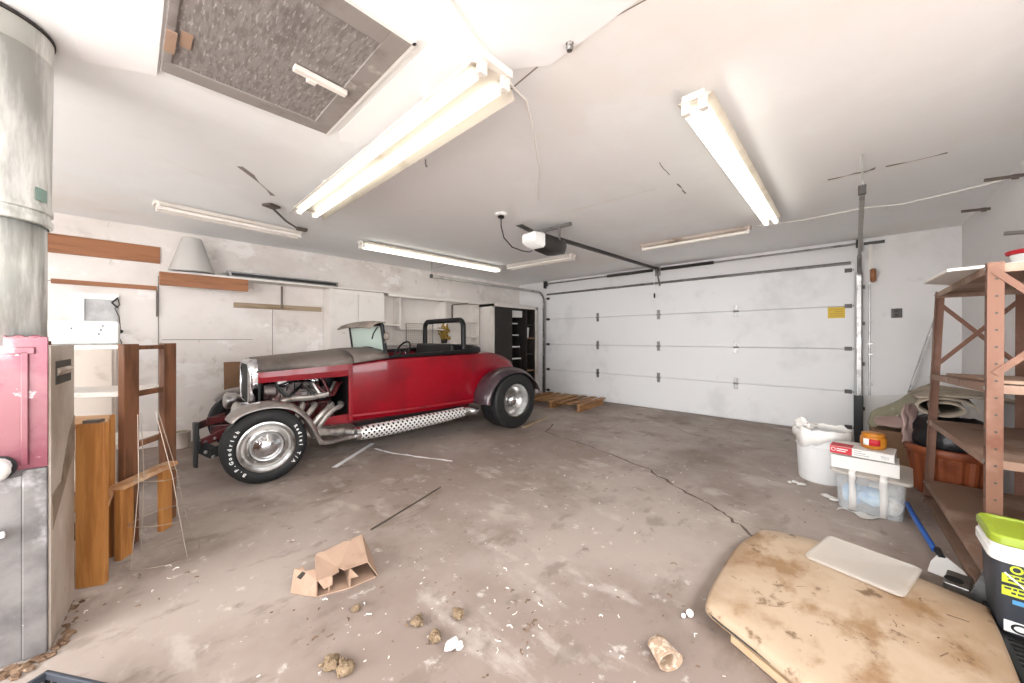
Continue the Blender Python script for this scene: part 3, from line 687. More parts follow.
# front horn, plate, axle and steering
for far in (0, 1):
    s = S(); s.beam((-.40, mir(.38, far), .33), (-.16, mir(.42, far), .42), .03, .07); s.build('frame_horn', 'maroon', CAR, bevel=.006)
    horn = [o for o in CAR.children if o.name.startswith('frame_horn')][-1]
    for du, dz in ((-.36, .345), (-.30, .365), (-.24, .39)): S().ball((du, mir(.362, far), dz), .013, 8).build('bolt', 'chromedull', horn, smooth=True)
s = S(); s.tube([(.03, .18, .30), (.03, .3, .24), (.03, .5, .2), (.03, 1.06, .2), (.03, 1.26, .24), (.03, 1.38, .30)], .028, 8); s.build('front_axle', 'black', CAR, smooth=True)
s = S(); s.beam((-.33, .33, .25), (-.10, .34, .30), .02, .09); s.beam((-.39, .36, .31), (-.30, .34, .24), .02, .1); sm_ = s.build('shock_mount', 'black', CAR, bevel=.006)
for du, dz in ((-.36, .27), (-.31, .22), (-.24, .245), (-.18, .2)): S().ball((du, .322, dz), .016, 8).build('bolt', 'chromedull', sm_, smooth=True)
s = S(); s.box((-.405, .78, .335), (.03, .95, .07)); s.build('front_crossbar', 'black', CAR, bevel=.008)
S().loft([[(-.44, .30, .16), (-.44, .46, .16), (-.44, .46, .5), (-.43, .30, .52)], [(-.41, .30, .15), (-.41, .46, .15), (-.41, .46, .51), (-.40, .30, .53)]]).build('bumper_guard', 'black', CAR, bevel=.01)
# headlamps
for far in (0, 1):
    v = mir(.40, far)
    s = S(); prof = [(.0, -.08), (.055, -.075), (.085, -.06), (.089, -.048), (.083, -.03), (.075, .02), (.052, .065), (.026, .085), (0, .09)]
    s.lathe([(r, h) for r, h in prof], (-.10, v, .565), 'x', 28)
    hl = s.build('headlamp', 'chromedull', CAR, smooth=True, ang=40)
    S().lathe([(0, -.088), (.045, -.084), (.074, -.072), (.078, -.065), (0, -.06)], (-.10, v, .565), 'x', 24).build('lens', 'chromedull', hl, smooth=True)
    S().tube([(-.10, v, .49), (-.12, v + (.04 if not far else -.04), .42)], .016, 8).build('lamp_stalk', 'chromedull', hl)
# ---- engine
s = S(); s.loft([[(.1, VC - .2, .32), (.1, VC + .2, .32), (.1, VC + .26, .55), (.1, VC + .13, .66), (.1, VC - .13, .66), (.1, VC - .26, .55)], [(.68, VC - .2, .32), (.68, VC + .2, .32), (.68, VC + .26, .55), (.68, VC + .13, .66), (.68, VC - .13, .66), (.68, VC - .26, .55)]])
for k in range(5): s.box((.16 + .11 * k, VC - .235, .44), (.05, .05, .16))
s.build('engine_block', 'maroon', CAR, bevel=.01)
for sg in (-1, 1):
    vc = S(); y = VC + sg * .24
    vc.loft([[(.13, y - .07, .60), (.13, y + .07, .60), (.13, y + .055, .69), (.13, y - .055, .69)], [(.66, y - .07, .60), (.66, y + .07, .60), (.66, y + .055, .69), (.66, y - .055, .69)]])
    o = vc.build('valve_cover', 'alu', CAR, bevel=.015)
    f = S()
    for k in range(6): f.bb(.17, .62, y - .05 + .02 * k - .003, y - .05 + .02 * k + .003, .69, .70)
    f.build('cover_fins', 'alu', o)
s = S(); s.box((.4, VC, .72), (.4, .22, .08)); s.lathe([(.05, 0), (.06, .05), (.05, .09)], (.35, VC, .75), n=16); s.build('intake_manifold', 'alu', CAR, bevel=.01)
S().lathe([(0, .0), (.13, .0), (.15, .02), (.15, .075), (.13, .09), (.02, .095), (.02, .105), (0, .105)], (.36, VC - .03, .84), n=30).build('air_cleaner', 'chrome', CAR, smooth=True)
for k, u in enumerate((.33, .44, .60, .70)):
    y = VC - .26
    pts = smooth_path([(u + .06, y, .55 - .012 * k), (u + .05, y - .09, .55 - .015 * k), (u - .0 - .02 * k, y - .14, .47), (u - .07 - .03 * k, y - .15, .37), (u - .07 - .04 * k, y - .15, .295), (u + .03 - .02 * k, y - .155, .258), (.66, y - .17, .255), (.80, y - .21, .258)], 4)
    S().tube(pts, .027, 10).build('header_pipe', 'header', CAR, smooth=True)
S().tube([(.62, VC - .45, .26), (.70, VC - .50, .258), (.80, VC - .64, .262)], [.035, .045, .05], 14).build('header_collector', 'header', CAR, smooth=True)
s = S()
s.tube(smooth_path([(.02, VC - .12, .86), (.12, VC - .16, .84), (.18, VC - .1, .74)], 4), .022, 8); s.tube(smooth_path([(.02, VC - .05, .66), (.08, VC - .15, .6), (.14, VC - .16, .56)], 4), .02, 8)
s.build('radiator_hose', 'black', CAR, smooth=True)
s = S()
for k in range(7):
    u = .2 + .06 * k; s.tube(smooth_path([(.62 - .02 * k, VC - .05, .80), (u + .05, VC - .16, .77 + .01 * (k % 3)), (u, VC - .30, .66), (u, VC - .29, .60)], 4), .006, 5)
s.build('spark_plug_leads', 'black', CAR, smooth=True)
random.seed(5)
for k in range(5):
    u = random.uniform(.15, .6)
    S().tube(smooth_path([(u, VC - .3, .72 + .02 * k), (u + .08, VC - .34, .62 + .04 * (k % 2)), (u + .16, VC - .31, .60 + .03 * k), (u + .24, VC - .2, .74)], 4), random.uniform(.008, .018), 7).build('engine_hose', ('black', 'maroon', 'header')[k % 3], CAR, smooth=True)
S().tube(smooth_path([(.2, VC - .33, .60), (.3, VC - .34, .625), (.45, VC - .34, .62), (.62, VC - .33, .64)], 4), .03, 10).build('coolant_pipe', 'header', CAR, smooth=True)
S().lathe([(0, -.05), (.07, -.05), (.075, -.03), (.075, .04), (.05, .06), (0, .06)], (.12, VC - .25, .70), 'x', 20).build('alternator', 'alu', CAR, smooth=True)
S().lathe([(0, 0), (.06, 0), (.065, .01), (.06, .13), (.04, .15), (0, .15)], (.68, VC - .1, .72), n=16).build('distributor', 'black', CAR, smooth=True)
s = S(); s.lathe([(.03, 0), (.24, -.004), (.24, .004), (.03, .02)], (.06, VC, .75), 'x', 6)
s.build('cooling_fan', 'black', CAR)
s = S(); s.bb(.02, .05, VC - .24, VC + .24, .62, .97); s.build('radiator_core', 'black', CAR)
fw_ = S(); fw_.prism([(.79, VC - .52, .36), (.79, VC + .52, .36), (.79, VC + .52, .95), (.79, VC + .3, 1.06), (.79, VC - .3, 1.06), (.79, VC - .52, .95)], (.012, 0, 0)); fw_.build('firewall', 'black', CAR)
S().prism([(.762, VC - .532, .36), (.80, VC - .54, .36), (.80, VC - .54, .95), (.762, VC - .532, .945)], (0, .03, 0)).build('firewall_post', 'red', CAR, bevel=.005)
s = S(); s.tube(smooth_path([(.2, VC - .28, .74), (.32, VC - .3, .78), (.4, VC - .2, .80), (.52, VC - .27, .78)], 4), .012, 6); s.box((.24, VC - .2, .79), (.1, .05, .05)); s.box((.55, VC - .2, .80), (.06, .06, .06)); s.build('fuel_line_fittings', 'chrome', CAR, smooth=True)
# ---- body tub
def sect(u, w, zb, zm, belt, crown, zi, inn):
    h = [(0, zb), (w * .8, zb), (w * .95, zb + .015), (w * .985, zb + .06), (w, (zb + belt) / 2), (w * .995, belt - .08), (w - .012, belt - .02), (w - .035, belt), (w - .035 - inn, belt + (crown - belt) * .3), ((w - .06 - inn), zi + (crown - zi) * 0), (w * .45, zi if zi < belt else crown * .985 + belt * .015), (0, zi if zi < belt else crown)]
    if zi >= belt:
        h[8] = (w * .88, belt + (crown - belt) * .35); h[9] = (w * .7, belt + (crown - belt) * .68); h[10] = (w * .4, belt + (crown - belt) * .92)
    pts = [(u, VC - y, z) for y, z in h] + [(u, VC + y, z) for y, z in reversed(h[1:-1])]
    return pts
st = []
for u, w, zb, belt, crown in ((.80, .535, .345, .955, 1.06), (.95, .555, .345, .972, 1.07), (1.15, .582, .345, .995, 1.075)): st.append(sect(u, w, zb, 0, belt, crown, 2, 0))
for u, w, zb, belt in ((1.16, .583, .345, .997), (1.5, .605, .345, 1.012), (1.9, .615, .345, 1.02), (2.28, .605, .35, 1.022)): st.append(sect(u, w, zb, 0, belt, belt, .48, .035))
for u, w, zb, belt, crown in ((2.29, .605, .35, 1.022, 1.035), (2.5, .585, .37, 1.0, 1.04), (2.74, .555, .40, .975, 1.035), (2.97, .51, .43, .925, 1.0), (3.14, .46, .45, .845, .94), (3.25, .41, .47, .74, .83), (3.32, .36, .49, .62, .69), (3.34, .33, .51, .56, .60)): st.append(sect(u, w, zb, 0, belt, crown, 2, 0))
S().loft(st).build('body_tub', 'red', CAR, smooth=True, ang=38)
# lower body moulding and door shut lines
for far in (0, 1):
    s = S(); rows = []
    for u, w in ((.80, .535), (1.15, .582), (1.5, .605), (1.9, .615), (2.30, .605)):
        v = mir(VC - w * .99 - .004, far); sg = 1 if not far else -1
        rows.append([(u, v - sg * .012, .405), (u, v + sg * .02, .395), (u, v + sg * .02, .425), (u, v - sg * .006, .425)])
    s.loft(rows).build('sill_moulding', 'redframe', CAR, bevel=.004)
# black padded cockpit edge
def belt_pt(u, w, z, far, o=.0): return (u, mir(VC - w - o, far), z)
bl = [(.81, .535, .962), (.95, .556, .980), (1.15, .584, 1.004), (1.5, .605, 1.022), (1.9, .612, 1.034), (2.2, .60, 1.045), (2.36, .57, 1.052)]
pts = [belt_pt(*p, 0, -.022) for p in bl] + [(2.47, VC - .47, 1.062), (2.52, VC - .3, 1.075), (2.53, VC, 1.085), (2.52, VC + .3, 1.075), (2.47, VC + .47, 1.062)] + [belt_pt(*p, 1, -.022) for p in reversed(bl)]
rr = [.014, .016, .02, .028, .034, .04, .044, .046, .046, .046, .046, .046, .044, .04, .034, .028, .02, .016, .014]
S().tube(smooth_path(pts, 4), [rr[min(i // 4, len(rr) - 1)] for i in range(len(smooth_path(pts, 4)))], 10).build('cockpit_trim', 'trimblack', CAR, smooth=True)
# interior
s = S(); s.box((2.10, VC, .87), (.16, .94, .54), (0, .14, 0)); s.box((1.85, VC, .60), (.46, .98, .16)); s.build('bench_seat', 'trimblack', CAR, bevel=.03, bseg=3)
s = S(); rows = []
S().prism([(1.19, VC - .53, .80), (1.19, VC + .53, .80), (1.19, VC + .53, .99), (1.19, VC + .3, 1.05), (1.19, VC - .3, 1.05), (1.19, VC - .53, .99)], (.03, 0, 0)).build('dashboard', 'red', CAR, bevel=.005)
sw = S(); cx_, cy_, cz_ = 1.47, VC - .25, 1.03
ring = []
for k in range(28):
    a = 2 * math.pi * k / 28; ring.append((cx_ + .165 * math.sin(a) * .5, cy_ + .165 * math.cos(a), cz_ + .165 * math.sin(a) * .87))
sw.tube(ring, .012, 8, loop=True)
for k in range(3):
    a = 2 * math.pi * k / 3 + .5; sw.tube([(cx_, cy_, cz_), (cx_ + .16 * math.sin(a) * .5, cy_ + .16 * math.cos(a), cz_ + .16 * math.sin(a) * .87)], .007, 6)
sw.tube([(cx_, cy_, cz_), (1.2, cy_, .9)], .018, 8)
sw.build('steering_wheel', 'black', CAR, smooth=True)
S().tube([(1.55, VC - .08, .5), (1.6, VC - .08, .95), (1.61, VC - .08, 1.07)], [.01, .01, .016], 8).build('shift_lever', 'chrome', CAR, smooth=True)
# roll hoop
pts = [(2.22, VC - .50, .55), (2.22, VC - .50, 1.0), (2.22, VC - .495, 1.36)] + [(2.22, VC - .495 + .09 - .09 * math.cos(R(a)), 1.37 + .09 * math.sin(R(a))) for a in range(15, 91, 15)] 
pts += [(x, 2 * VC - y, z) for x, y, z in reversed(pts)]
S().tube(pts, .034, 12).build('roll_hoop', 'trimblack', CAR, smooth=True)
# ---- windshield
UW = 1.17
def ws(y, z): return (UW - (z - 1.03) * .14, VC + y, z)
s = S(); fr = [ws(-.50, 1.01), ws(-.50, 1.36), ws(.50, 1.36), ws(.50, 1.01)]
s.tube([ws(-.50, .985), ws(-.50, 1.37)], .024, 8); s.tube([ws(.50, .985), ws(.50, 1.37)], .017, 8); s.tube([ws(-.51, 1.37), ws(.51, 1.37)], .017, 8)
s.tube(smooth_path([ws(-.50, 1.02), ws(-.25, 1.085), ws(0, 1.11), ws(.25, 1.085), ws(.50, 1.02)], 4), .012, 8)
s.tube([ws(-.50, 1.0), (UW + .07, VC - .53, 1.0)], .016, 8)
s.build('windshield_frame', 'trimblack', CAR, smooth=True)
g = [ws(-.49, 1.03), ws(-.25, 1.09), ws(0, 1.115), ws(.25, 1.09), ws(.49, 1.03), ws(.49, 1.36), ws(-.49, 1.36)]
S().prism(g, (.006, 0, 0)).build('windshield_glass', 'wsglass', CAR)
vz = S(); rows = []
for y in (-.53, -.3, 0, .3, .53):
    q = .02 * (1 - (y / .53) ** 2)
    rows.append([(UW - .02, VC + y, 1.39 + q), (UW - .07, VC + y, 1.395 + q), (UW - .14, VC + y, 1.37 + q), (UW - .19, VC + y, 1.325 + q)])
vz.grid(rows).build('sun_visor', 'visor', CAR, solid=.012, smooth=True)
s = S(); s.lathe([(0, -.02), (.035, -.018), (.044, 0), (.042, .01), (0, .012)], (UW - .02, VC - .565, 1.24), 'x', 20); m_ = s.build('side_mirror', 'visor', CAR, smooth=True)
S().tube([(UW - .02, VC - .56, 1.22), (UW - .02, VC - .505, 1.15)], .008, 6).build('mirror_arm', 'chromedull', m_)
S().tube([(UW - .06, VC - .42, 1.345), (UW - .1, VC - .4, 1.27), (UW - .1, VC - .36, 1.21)], .008, 6).build('wiper_motor_wire', 'black', CAR)
# ---- side pipes
for far in (0, 1):
    pts = [(.80, mir(.12, far), .252), (.95, mir(.105, far), .256), (1.4, mir(.10, far), .268), (1.9, mir(.10, far), .288), (2.1, mir(.105, far), .302)]
    cov = S(); rings = []
    for (u, v, z), hh in zip(pts, (.062, .074, .074, .066, .056)):
        rings.append([(u, v + .075 * math.cos(R(a)) * .9, z + hh * math.sin(R(a))) for a in range(0, 360, 20)])
    cov.loft(rings); o = cov.build('side_pipe_shield', 'perf', CAR, smooth=True, ang=50)
    for i, (u, v, z) in ((0, pts[0]), (4, pts[4])):
        hh = .066 if i == 0 else .06
        S().loft([[(u + du, v + .078 * math.cos(R(a)) * .92, z + hh * math.sin(R(a))) for a in range(0, 360, 20)] for du in (-.02, .02)]).build('clamp_band', 'chrome', o, smooth=True)
    tip = [(2.1, mir(.105, far), .302), (2.15, mir(.10, far), .305), (2.21, mir(.075, far), .297), (2.26, mir(.03, far), .28)]
    S().tube(tip, [.05, .045, .042, .046], 16, cap=False).build('exhaust_tip', 'chrome', CAR, smooth=True, solid=.004)
    S().tube([(.72, mir(.22, far), .258), (.80, mir(.14, far), .253)], [.05, .058], 14).build('pipe_cone', 'chromedull', CAR, smooth=True)
# ---- rear end
s = S(); s.box((2.83, VC, .37), (.1, 1.3, .09)); s.ball((2.83, VC, .37), .15, 14); s.build('rear_axle', 'black', CAR, smooth=True)
s = S(); s.box((3.36, VC, .50), (.16, .8, .2)); s.build('fuel_tank', 'chromedull', CAR, bevel=.04, bseg=3)
for far in (0, 1):
    tl = S(); tl.lathe([(0, .06), (.04, .055), (.055, .02), (.05, -.04), (0, -.06)], (3.31, mir(.17, far), .60), 'x', 20); tl.build('tail_lamp', 'chromedull', CAR, smooth=True)
    S().beam((3.17, mir(.2, far), .58), (3.3, mir(.17, far), .59), .03, .05).build('lamp_bracket', 'chromedull', CAR)
S().tube([(3.33, .15, .42), (3.36, .3, .43), (3.37, VC, .43), (3.36, 1.26, .43), (3.33, 1.41, .42)], .022, 10).build('rear_bumper', 'chrome', CAR, smooth=True)
s = S(); s.bb(.9, 2.4, .42, 1.14, .26, .37); s.build('floor_pan', 'black', CAR)
# ================================================================== LEFT SIDE
random.seed(11)
# ---- furnace
t = thing('furnace_cabinet', 'tall scuffed metal furnace cabinet with faded pink upper front', 'furnace', (-.22, 2.28, 0), R(-5.3))
S().bb(-.85, -.004, .012, .375, 0, 1.185).build('cabinet_body', 'furn_grey', t, bevel=.004)
p = S(); p.bb(-.85, -.06, 0, .012, 0, .70); p.bb(-.06, 0, -.008, .012, 0, .72); p.build('lower_front_panel', 'furn_grey', t, bevel=.004)
p = S(); p.bb(-.85, -.0, 0, .014, .722, 1.225); p.bb(-.85, -.03, -.012, 0, 1.16, 1.185); p.bb(-.062, -.045, -.012, 0, .74, 1.17)
for k in range(14): p.ball((-.03 - .04 * k, .004, 1.225), .014, 8, (1.3, .4, .5))
p.build('upper_front_panel', 'furn_pink', t, bevel=.003)
s = S(); s.bb(-.006, .006, .01, .375, .0, 1.19)
side = s.build('side_panel', 'furn_side', t, bevel=.003)
s = S(); s.bb(.004, .009, .07, .30, 1.03, 1.125); s.build('hand_slot', 'darkprint', side)
s = S(); s.prism([(.006, .08, 1.10), (.02, .08, 1.085), (.006, .08, 1.06)], (0, .2, 0)); s.build('slot_louver', 'furn_side', side)
s = S(); s.prism([(.0085, .37, .86), (.0085, .37, .70), (.0085, .02, .46), (.0085, .02, .60), (.0085, .15, .62), (.0085, .25, .78)], (-.003, 0, 0)); s.build('stain_patch', mat('brown_scorch_stain', '#8a7a6a', .6, layers=[('#6d5c4d', 6, .45, .65)]), side)
S().lathe([(0, -.004), (.045, -.004), (.045, .002), (0, .002)], (-.115, -.004, .74), 'y', 24).build('pipe_hole', 'black', t)
v = S(); v.tube([(-.115, .0, .745), (-.115, -.05, .745), (-.14, -.085, .75), (-.2, -.1, .78), (-.27, -.1, .79)], [.034, .036, .034, .03, .03], 12); v.ball((-.115, -.05, .74), .042, 12, (1, .8, 1)); v.ball((-.15, -.09, .765), .036, 12)
v.build('white_valve', 'white', t, smooth=True)
v = S(); v.tube([(-.30, -.04, .49), (-.16, -.045, .50), (-.09, -.04, .505)], [.016, .016, .012], 10); v.box((-.15, -.03, .498), (.035, .06, .04)); v.tube([(-.15, 0, .5), (-.15, -.04, .5)], .012, 8); v.build('white_lever', 'white', t, smooth=True, bevel=.003)
# flue
t = thing('flue_pipe', 'wide galvanised flue pipe rising from furnace to the ceiling', 'pipe', (-.41, 2.44, 1.19))
cx = 0
S().lathe([(.172, 0), (.172, .49)], n=48).build('lower_section', 'galvpipe', t, smooth=True, solid=.003)
S().lathe([(.178, .48), (.187, .485), (.187, .505), (.181, .515), (.181, .53), (.188, .535), (.188, .55), (.183, .56), (.188, 1.15)], n=48).build('upper_section', 'galvpipe', t, smooth=True, solid=.003)
S().lathe([(.19, 1.244), (.195, 1.247), (.195, 1.256), (.19, 1.258)], n=48).build('ceiling_collar', 'darksteel', t, smooth=True, solid=.003)
S().lathe([(.188, 1.15), (.189, 1.155), (.19, 1.24), (.19, 1.245)], n=48).build('top_ring', 'galvpipe', t, smooth=True, solid=.003)
S().loft([[(.187 * math.cos(a), .187 * math.sin(a), z) for a in [R(-34 + 4 * k) for k in range(5)]] for z in (.575, .625)], closed=False).build('green_label', mat('green_paper_label', '#7f978d', .6), t, solid=.001)
# ---- leaf litter along the furnace
s = S()
for k in range(120):
    x = random.uniform(-1.0, -.16); y = 2.255 - abs(random.gauss(0, .03)) + (max(0, x + .22) * 2); r = random.uniform(.006, .02)
    s.ball((x, y, r * .4), r, 5, (1, 1, .45), .4)
for k in range(40):
    y = random.uniform(2.3, 2.66); x = -.195 + abs(random.gauss(0, .02)); r = random.uniform(.004, .012); s.ball((x, y, r * .4), r, 5, (1, 1, .4), .4)
tag(s.build('leaf_litter', 'litter'), 'dry brown leaf litter swept along the foot of furnace', 'litter', kind='stuff')
# ---- orange pine stand (nearest the furnace)
def plank(s, a, b, w, h, up=(0, 0, 1)): return s.beam(a, b, w, h, up)
t = thing('wooden_stand', 'orange pine stand of upright planks and boards beside the furnace', 'shelf', (-.128, 2.735, 0), R(-30))
S().bb(-.055, .055, -.016, .016, 0, .80).build('upright', 'wood_pine_v', t, bevel=.003)
S().bb(-.14, -.085, .262, .292, 0, .79).build('upright', 'wood_pine_v', t, bevel=.003)
S().bb(-.62, -.58, .05, .2, 0, .775).build('upright', 'wood_pine_v', t, bevel=.003)
b = S(); b.prism([(-.6, .016, .77), (.05, .016, .77), (-.09, .262, .77), (-.6, .262, .77)], (0, 0, .025)); b.build('board', 'wood_pine', t, bevel=.003)
b = S(); b.prism([(-.6, .016, .36), (.05, .016, .36), (-.07, .262, .36), (-.6, .262, .36)], (0, 0, .025)); b.build('board', 'wood_pine', t, bevel=.003)
b = S(); b.bb(-.6, -.08, .016, .2, .62, .64); b.build('board', 'wood_darkwhite', t, bevel=.003)
b = S(); b.bb(-.6, -.08, .016, .2, .22, .24); b.build('board', 'wood_dark', t, bevel=.003)
b = S(); b.bb(-.03, .03, -.012, .03, .80, .815); b.build('corner_plate', 'rodsteel', t)
# ---- dark shelf unit and pale low bench: their end frame axis runs from the camera side to the wall
EX = math.atan2(.245, .175)
t = thing('wooden_shelf_unit', 'tall dark-stained open wooden shelf unit with white boards', 'shelf', (.0, 3.09, 0), EX)
# local x: along the end frame; local y: away from it, behind the furnace
S().bb(-.055, .05, -.012, .02, 0, 1.185).build('upright', 'wood_dark', t, bevel=.003)
S().bb(.25, .36, -.012, .02, 0, 1.185).build('upright', 'wood_dark', t, bevel=.003)
S().bb(-.0, .06, .34, .375, 0, 1.16).build('upright', 'wood_dark', t, bevel=.003)
S().bb(.25, .33, .66, .69, 0, 1.2).build('upright', 'wood_dark', t, bevel=.003)
S().bb(-.03, .33, -.01, .04, 1.15, 1.175).build('top_rail', 'wood_dark', t, bevel=.003)
S().bb(-.01, .3, .05, .69, 1.155, 1.175).build('shelf_board', 'wood_darkwhite', t, bevel=.003)
for z in (.88, .575):
    S().bb(-.03, .30, .02, .69, z, z + .028).build('shelf_board', 'wood_darkwhite', t, bevel=.003)
    S().bb(-.02, .30, -.006, .02, z - .012, z + .02).build('shelf_cleat', 'wood_dark', t, bevel=.003)
t = thing('low_bench', 'low pale pine bench with board legs in front of dark shelf unit', 'bench', (-.03, 2.955, 0), EX)
S().bb(-.035, .05, -.02, .012, 0, .39).build('leg', 'wood_pine_v', t, bevel=.003)
S().bb(.27, .35, -.02, .012, 0, .39).build('leg', 'wood_pine_v', t, bevel=.003)
S().bb(-.04, .37, -.04, .03, .39, .415).build('seat_board', 'wood_pine', t, bevel=.003)
# ---- wire cage
t = thing('wire_plant_cage', 'thin wire plant cage standing on floor before the low bench', 'wire cage', (.13, 2.83, 0))
def ringpts(cx, cy, z, r, n=28, wob=.01): return [(cx + r * math.cos(2 * math.pi * k / n) + random.uniform(-wob, wob) * .3, cy + r * math.sin(2 * math.pi * k / n), z + wob * math.sin(4 * math.pi * k / n)) for k in range(n)]
for z, r in ((.006, .155), (.21, .125), (.44, .095)):
    S().tube(ringpts(-.02 * z / .4, .02 * z / .4, z, r), .002, 5, loop=True).build('ring', 'wire', t, smooth=True)
for k in range(4):
    a = R(35 + 90 * k); S().tube([(.155 * math.cos(a), .155 * math.sin(a), .004), (-.01 + .125 * math.cos(a), .01 + .125 * math.sin(a), .21), (-.02 + .095 * math.cos(a), .02 + .095 * math.sin(a), .44), (-.06 + .05 * math.cos(a), .05 + .05 * math.sin(a), .80)], .002, 5).build('leg_wire', 'wire', t, smooth=True)
# ---- white enamel cabinet behind the shelf unit
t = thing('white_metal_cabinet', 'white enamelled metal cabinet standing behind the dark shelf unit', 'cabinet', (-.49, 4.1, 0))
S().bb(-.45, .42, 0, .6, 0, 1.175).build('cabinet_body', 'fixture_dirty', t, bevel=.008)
S().bb(-.46, .43, -.012, .61, 1.175, 1.345).build('control_top', 'whiteplain', t, bevel=.012)  # whiter band puts light reflected off the upper front into the colour
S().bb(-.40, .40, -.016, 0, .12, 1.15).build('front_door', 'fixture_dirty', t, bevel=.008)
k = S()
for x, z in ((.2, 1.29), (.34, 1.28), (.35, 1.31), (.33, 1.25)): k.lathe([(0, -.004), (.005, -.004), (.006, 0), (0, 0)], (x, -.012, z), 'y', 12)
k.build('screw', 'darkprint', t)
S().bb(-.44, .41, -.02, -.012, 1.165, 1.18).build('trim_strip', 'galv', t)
# framed panel on wall with wires
t = thing('framed_wall_panel', 'white framed grey panel on left wall with loose dangling wires', 'wall panel', (-.21, YL, 1.45))
f = S(); f.beam((-.20, -.015, .2), (.13, -.015, .2), .03, .06); f.beam((-.20, -.015, -.28), (.13, -.015, -.28), .03, .06); f.bb(-.19, -.11, -.034, -.004, -.3, .225); f.build('frame', 'white', t)
S().bb(-.15, .12, -.012, -.002, -.26, .18).build('panel_face', 'glass_pic', t)
w = S(); w.tube([(.12, -.03, .2), (.135, -.04, .12), (.1, -.05, .08), (.13, -.04, .0), (.14, -.04, -.12), (.12, -.05, -.2), (.15, -.04, -.28), (.13, -.03, -.35)], .005, 6); w.tube([(.12, -.03, .19), (.08, -.06, .14), (.12, -.04, .09)], .009, 6); w.ball((.14, -.035, -.16), .022, 8); w.build('loose_wires', 'darksteel', t, smooth=True)
# boards on the left wall
tag(S().bb(-.75, .232, YL - .025, YL, 2.055, 2.24).build('wall_board', 'wood_orange', loc=(-.2, YL, 2.15), bevel=.003), 'wide orange-brown plank fixed high on the left wall', 'board')
tag(S().bb(-.53, .205, YL - .03, YL, 1.755, 1.80).build('wall_batten', 'wood_orange', loc=(-.15, YL, 1.78), bevel=.003), 'narrow brown batten under the wide orange-brown plank', 'batten')
tag(S().bb(.9, 1.93, YL - .03, YL, 1.605, 1.67).build('wall_batten', 'wood_grey', loc=(1.4, YL, 1.64), bevel=.003), 'grey-brown batten on the white wall under the ledge, left of cabinets', 'batten')
t = thing('pipe_stub', 'small rusty pipe stub hanging from the ledge above grey-brown batten', 'pipe', (1.42, 5.66, 1.92))
S().tube([(0, 0, 0), (0, -.005, -.1), (.0, -.0, -.3)], .012, 8).build('pipe', 'rodsteel', t, smooth=True)
# ledge
t = thing('wall_ledge', 'long white ledge shelf running along the left wall', 'shelf', (3.2, YL, 1.935))
S().bb(.215 - 3.2, 6.2 - 3.2, -.29, 0, 0, .022).build('ledge_board', 'shelfwhite', t, bevel=.003)
S().bb(.215 - 3.2, 1.0 - 3.2, -.285, -.26, -.145, 0).build('fascia_board', 'wood_orange', t, bevel=.003)
S().bb(2.85 - 3.2, 6.2 - 3.2, -.285, -.265, -.045, 0).build('front_lip', 'shelfwhite', t)
# things on the ledge
t = thing('lampshade', 'translucent grey cone lampshade standing on left end of ledge', 'lampshade', (.485, 5.48, 1.957))
S().lathe([(.205, .004), (.2, .01), (.085, .385), (.08, .392)], n=36).build('shade_cone', 'shade', t, smooth=True, solid=.003)
S().lathe([(.198, .0), (.207, .0), (.207, .008), (.198, .008)], n=36, loop=True).build('rim_wire', 'galv', t)
w = S(); w.tube([(-.08, 0, .385), (.08, 0, .385)], .004, 6); w.tube([(0, -.08, .385), (0, .08, .385)], .004, 6); w.lathe([(.015, .37), (.02, .37), (.02, .395), (.015, .395)], n=14, loop=True); w.build('shade_fitter', 'galv', t)
t = thing('dark_trough', 'long dark framed trough lying on the ledge beside lampshade', 'trough', (1.45, 5.56, 1.957))
s = S(); s.bb(-.63, .62, -.13, -.115, 0, .065); s.bb(-.63, .62, .09, .105, 0, .1); s.bb(-.63, .62, -.13, .1, 0, .01); s.bb(.605, .62, -.13, .1, 0, .065); s.build('trough_shell', 'galv', t, bevel=.003)
s = S(); s.bb(-.61, .595, -.134, -.13, .014, .05); s.build('dark_face', 'black', t)
# ---- tall white cabinet with two doors
t = thing('tall_white_cabinet', 'tall white two-door cupboard under ledge behind the car', 'cabinet', (2.36, YL - .021, 0))
S().bb(-.40, .42, -.24, 0, .1, 1.93).build('cabinet_body', 'shelfwhite', t, bevel=.003)
S().bb(-.40, .42, -.22, 0, 0, .1).build('plinth', 'shelfwhite', t)
for a, b in ((-.395, -.005), (.005, .415)):
    d_ = S().bb(a, b, -.26, -.241, .12, 1.88).build('door', 'shelfwhite', t, bevel=.004)
    x = b - .04 if a < -.1 else a + .04
    S().ball((x, -.272, 1.1), .016, 10).build('knob', 'galv', d_, smooth=True)
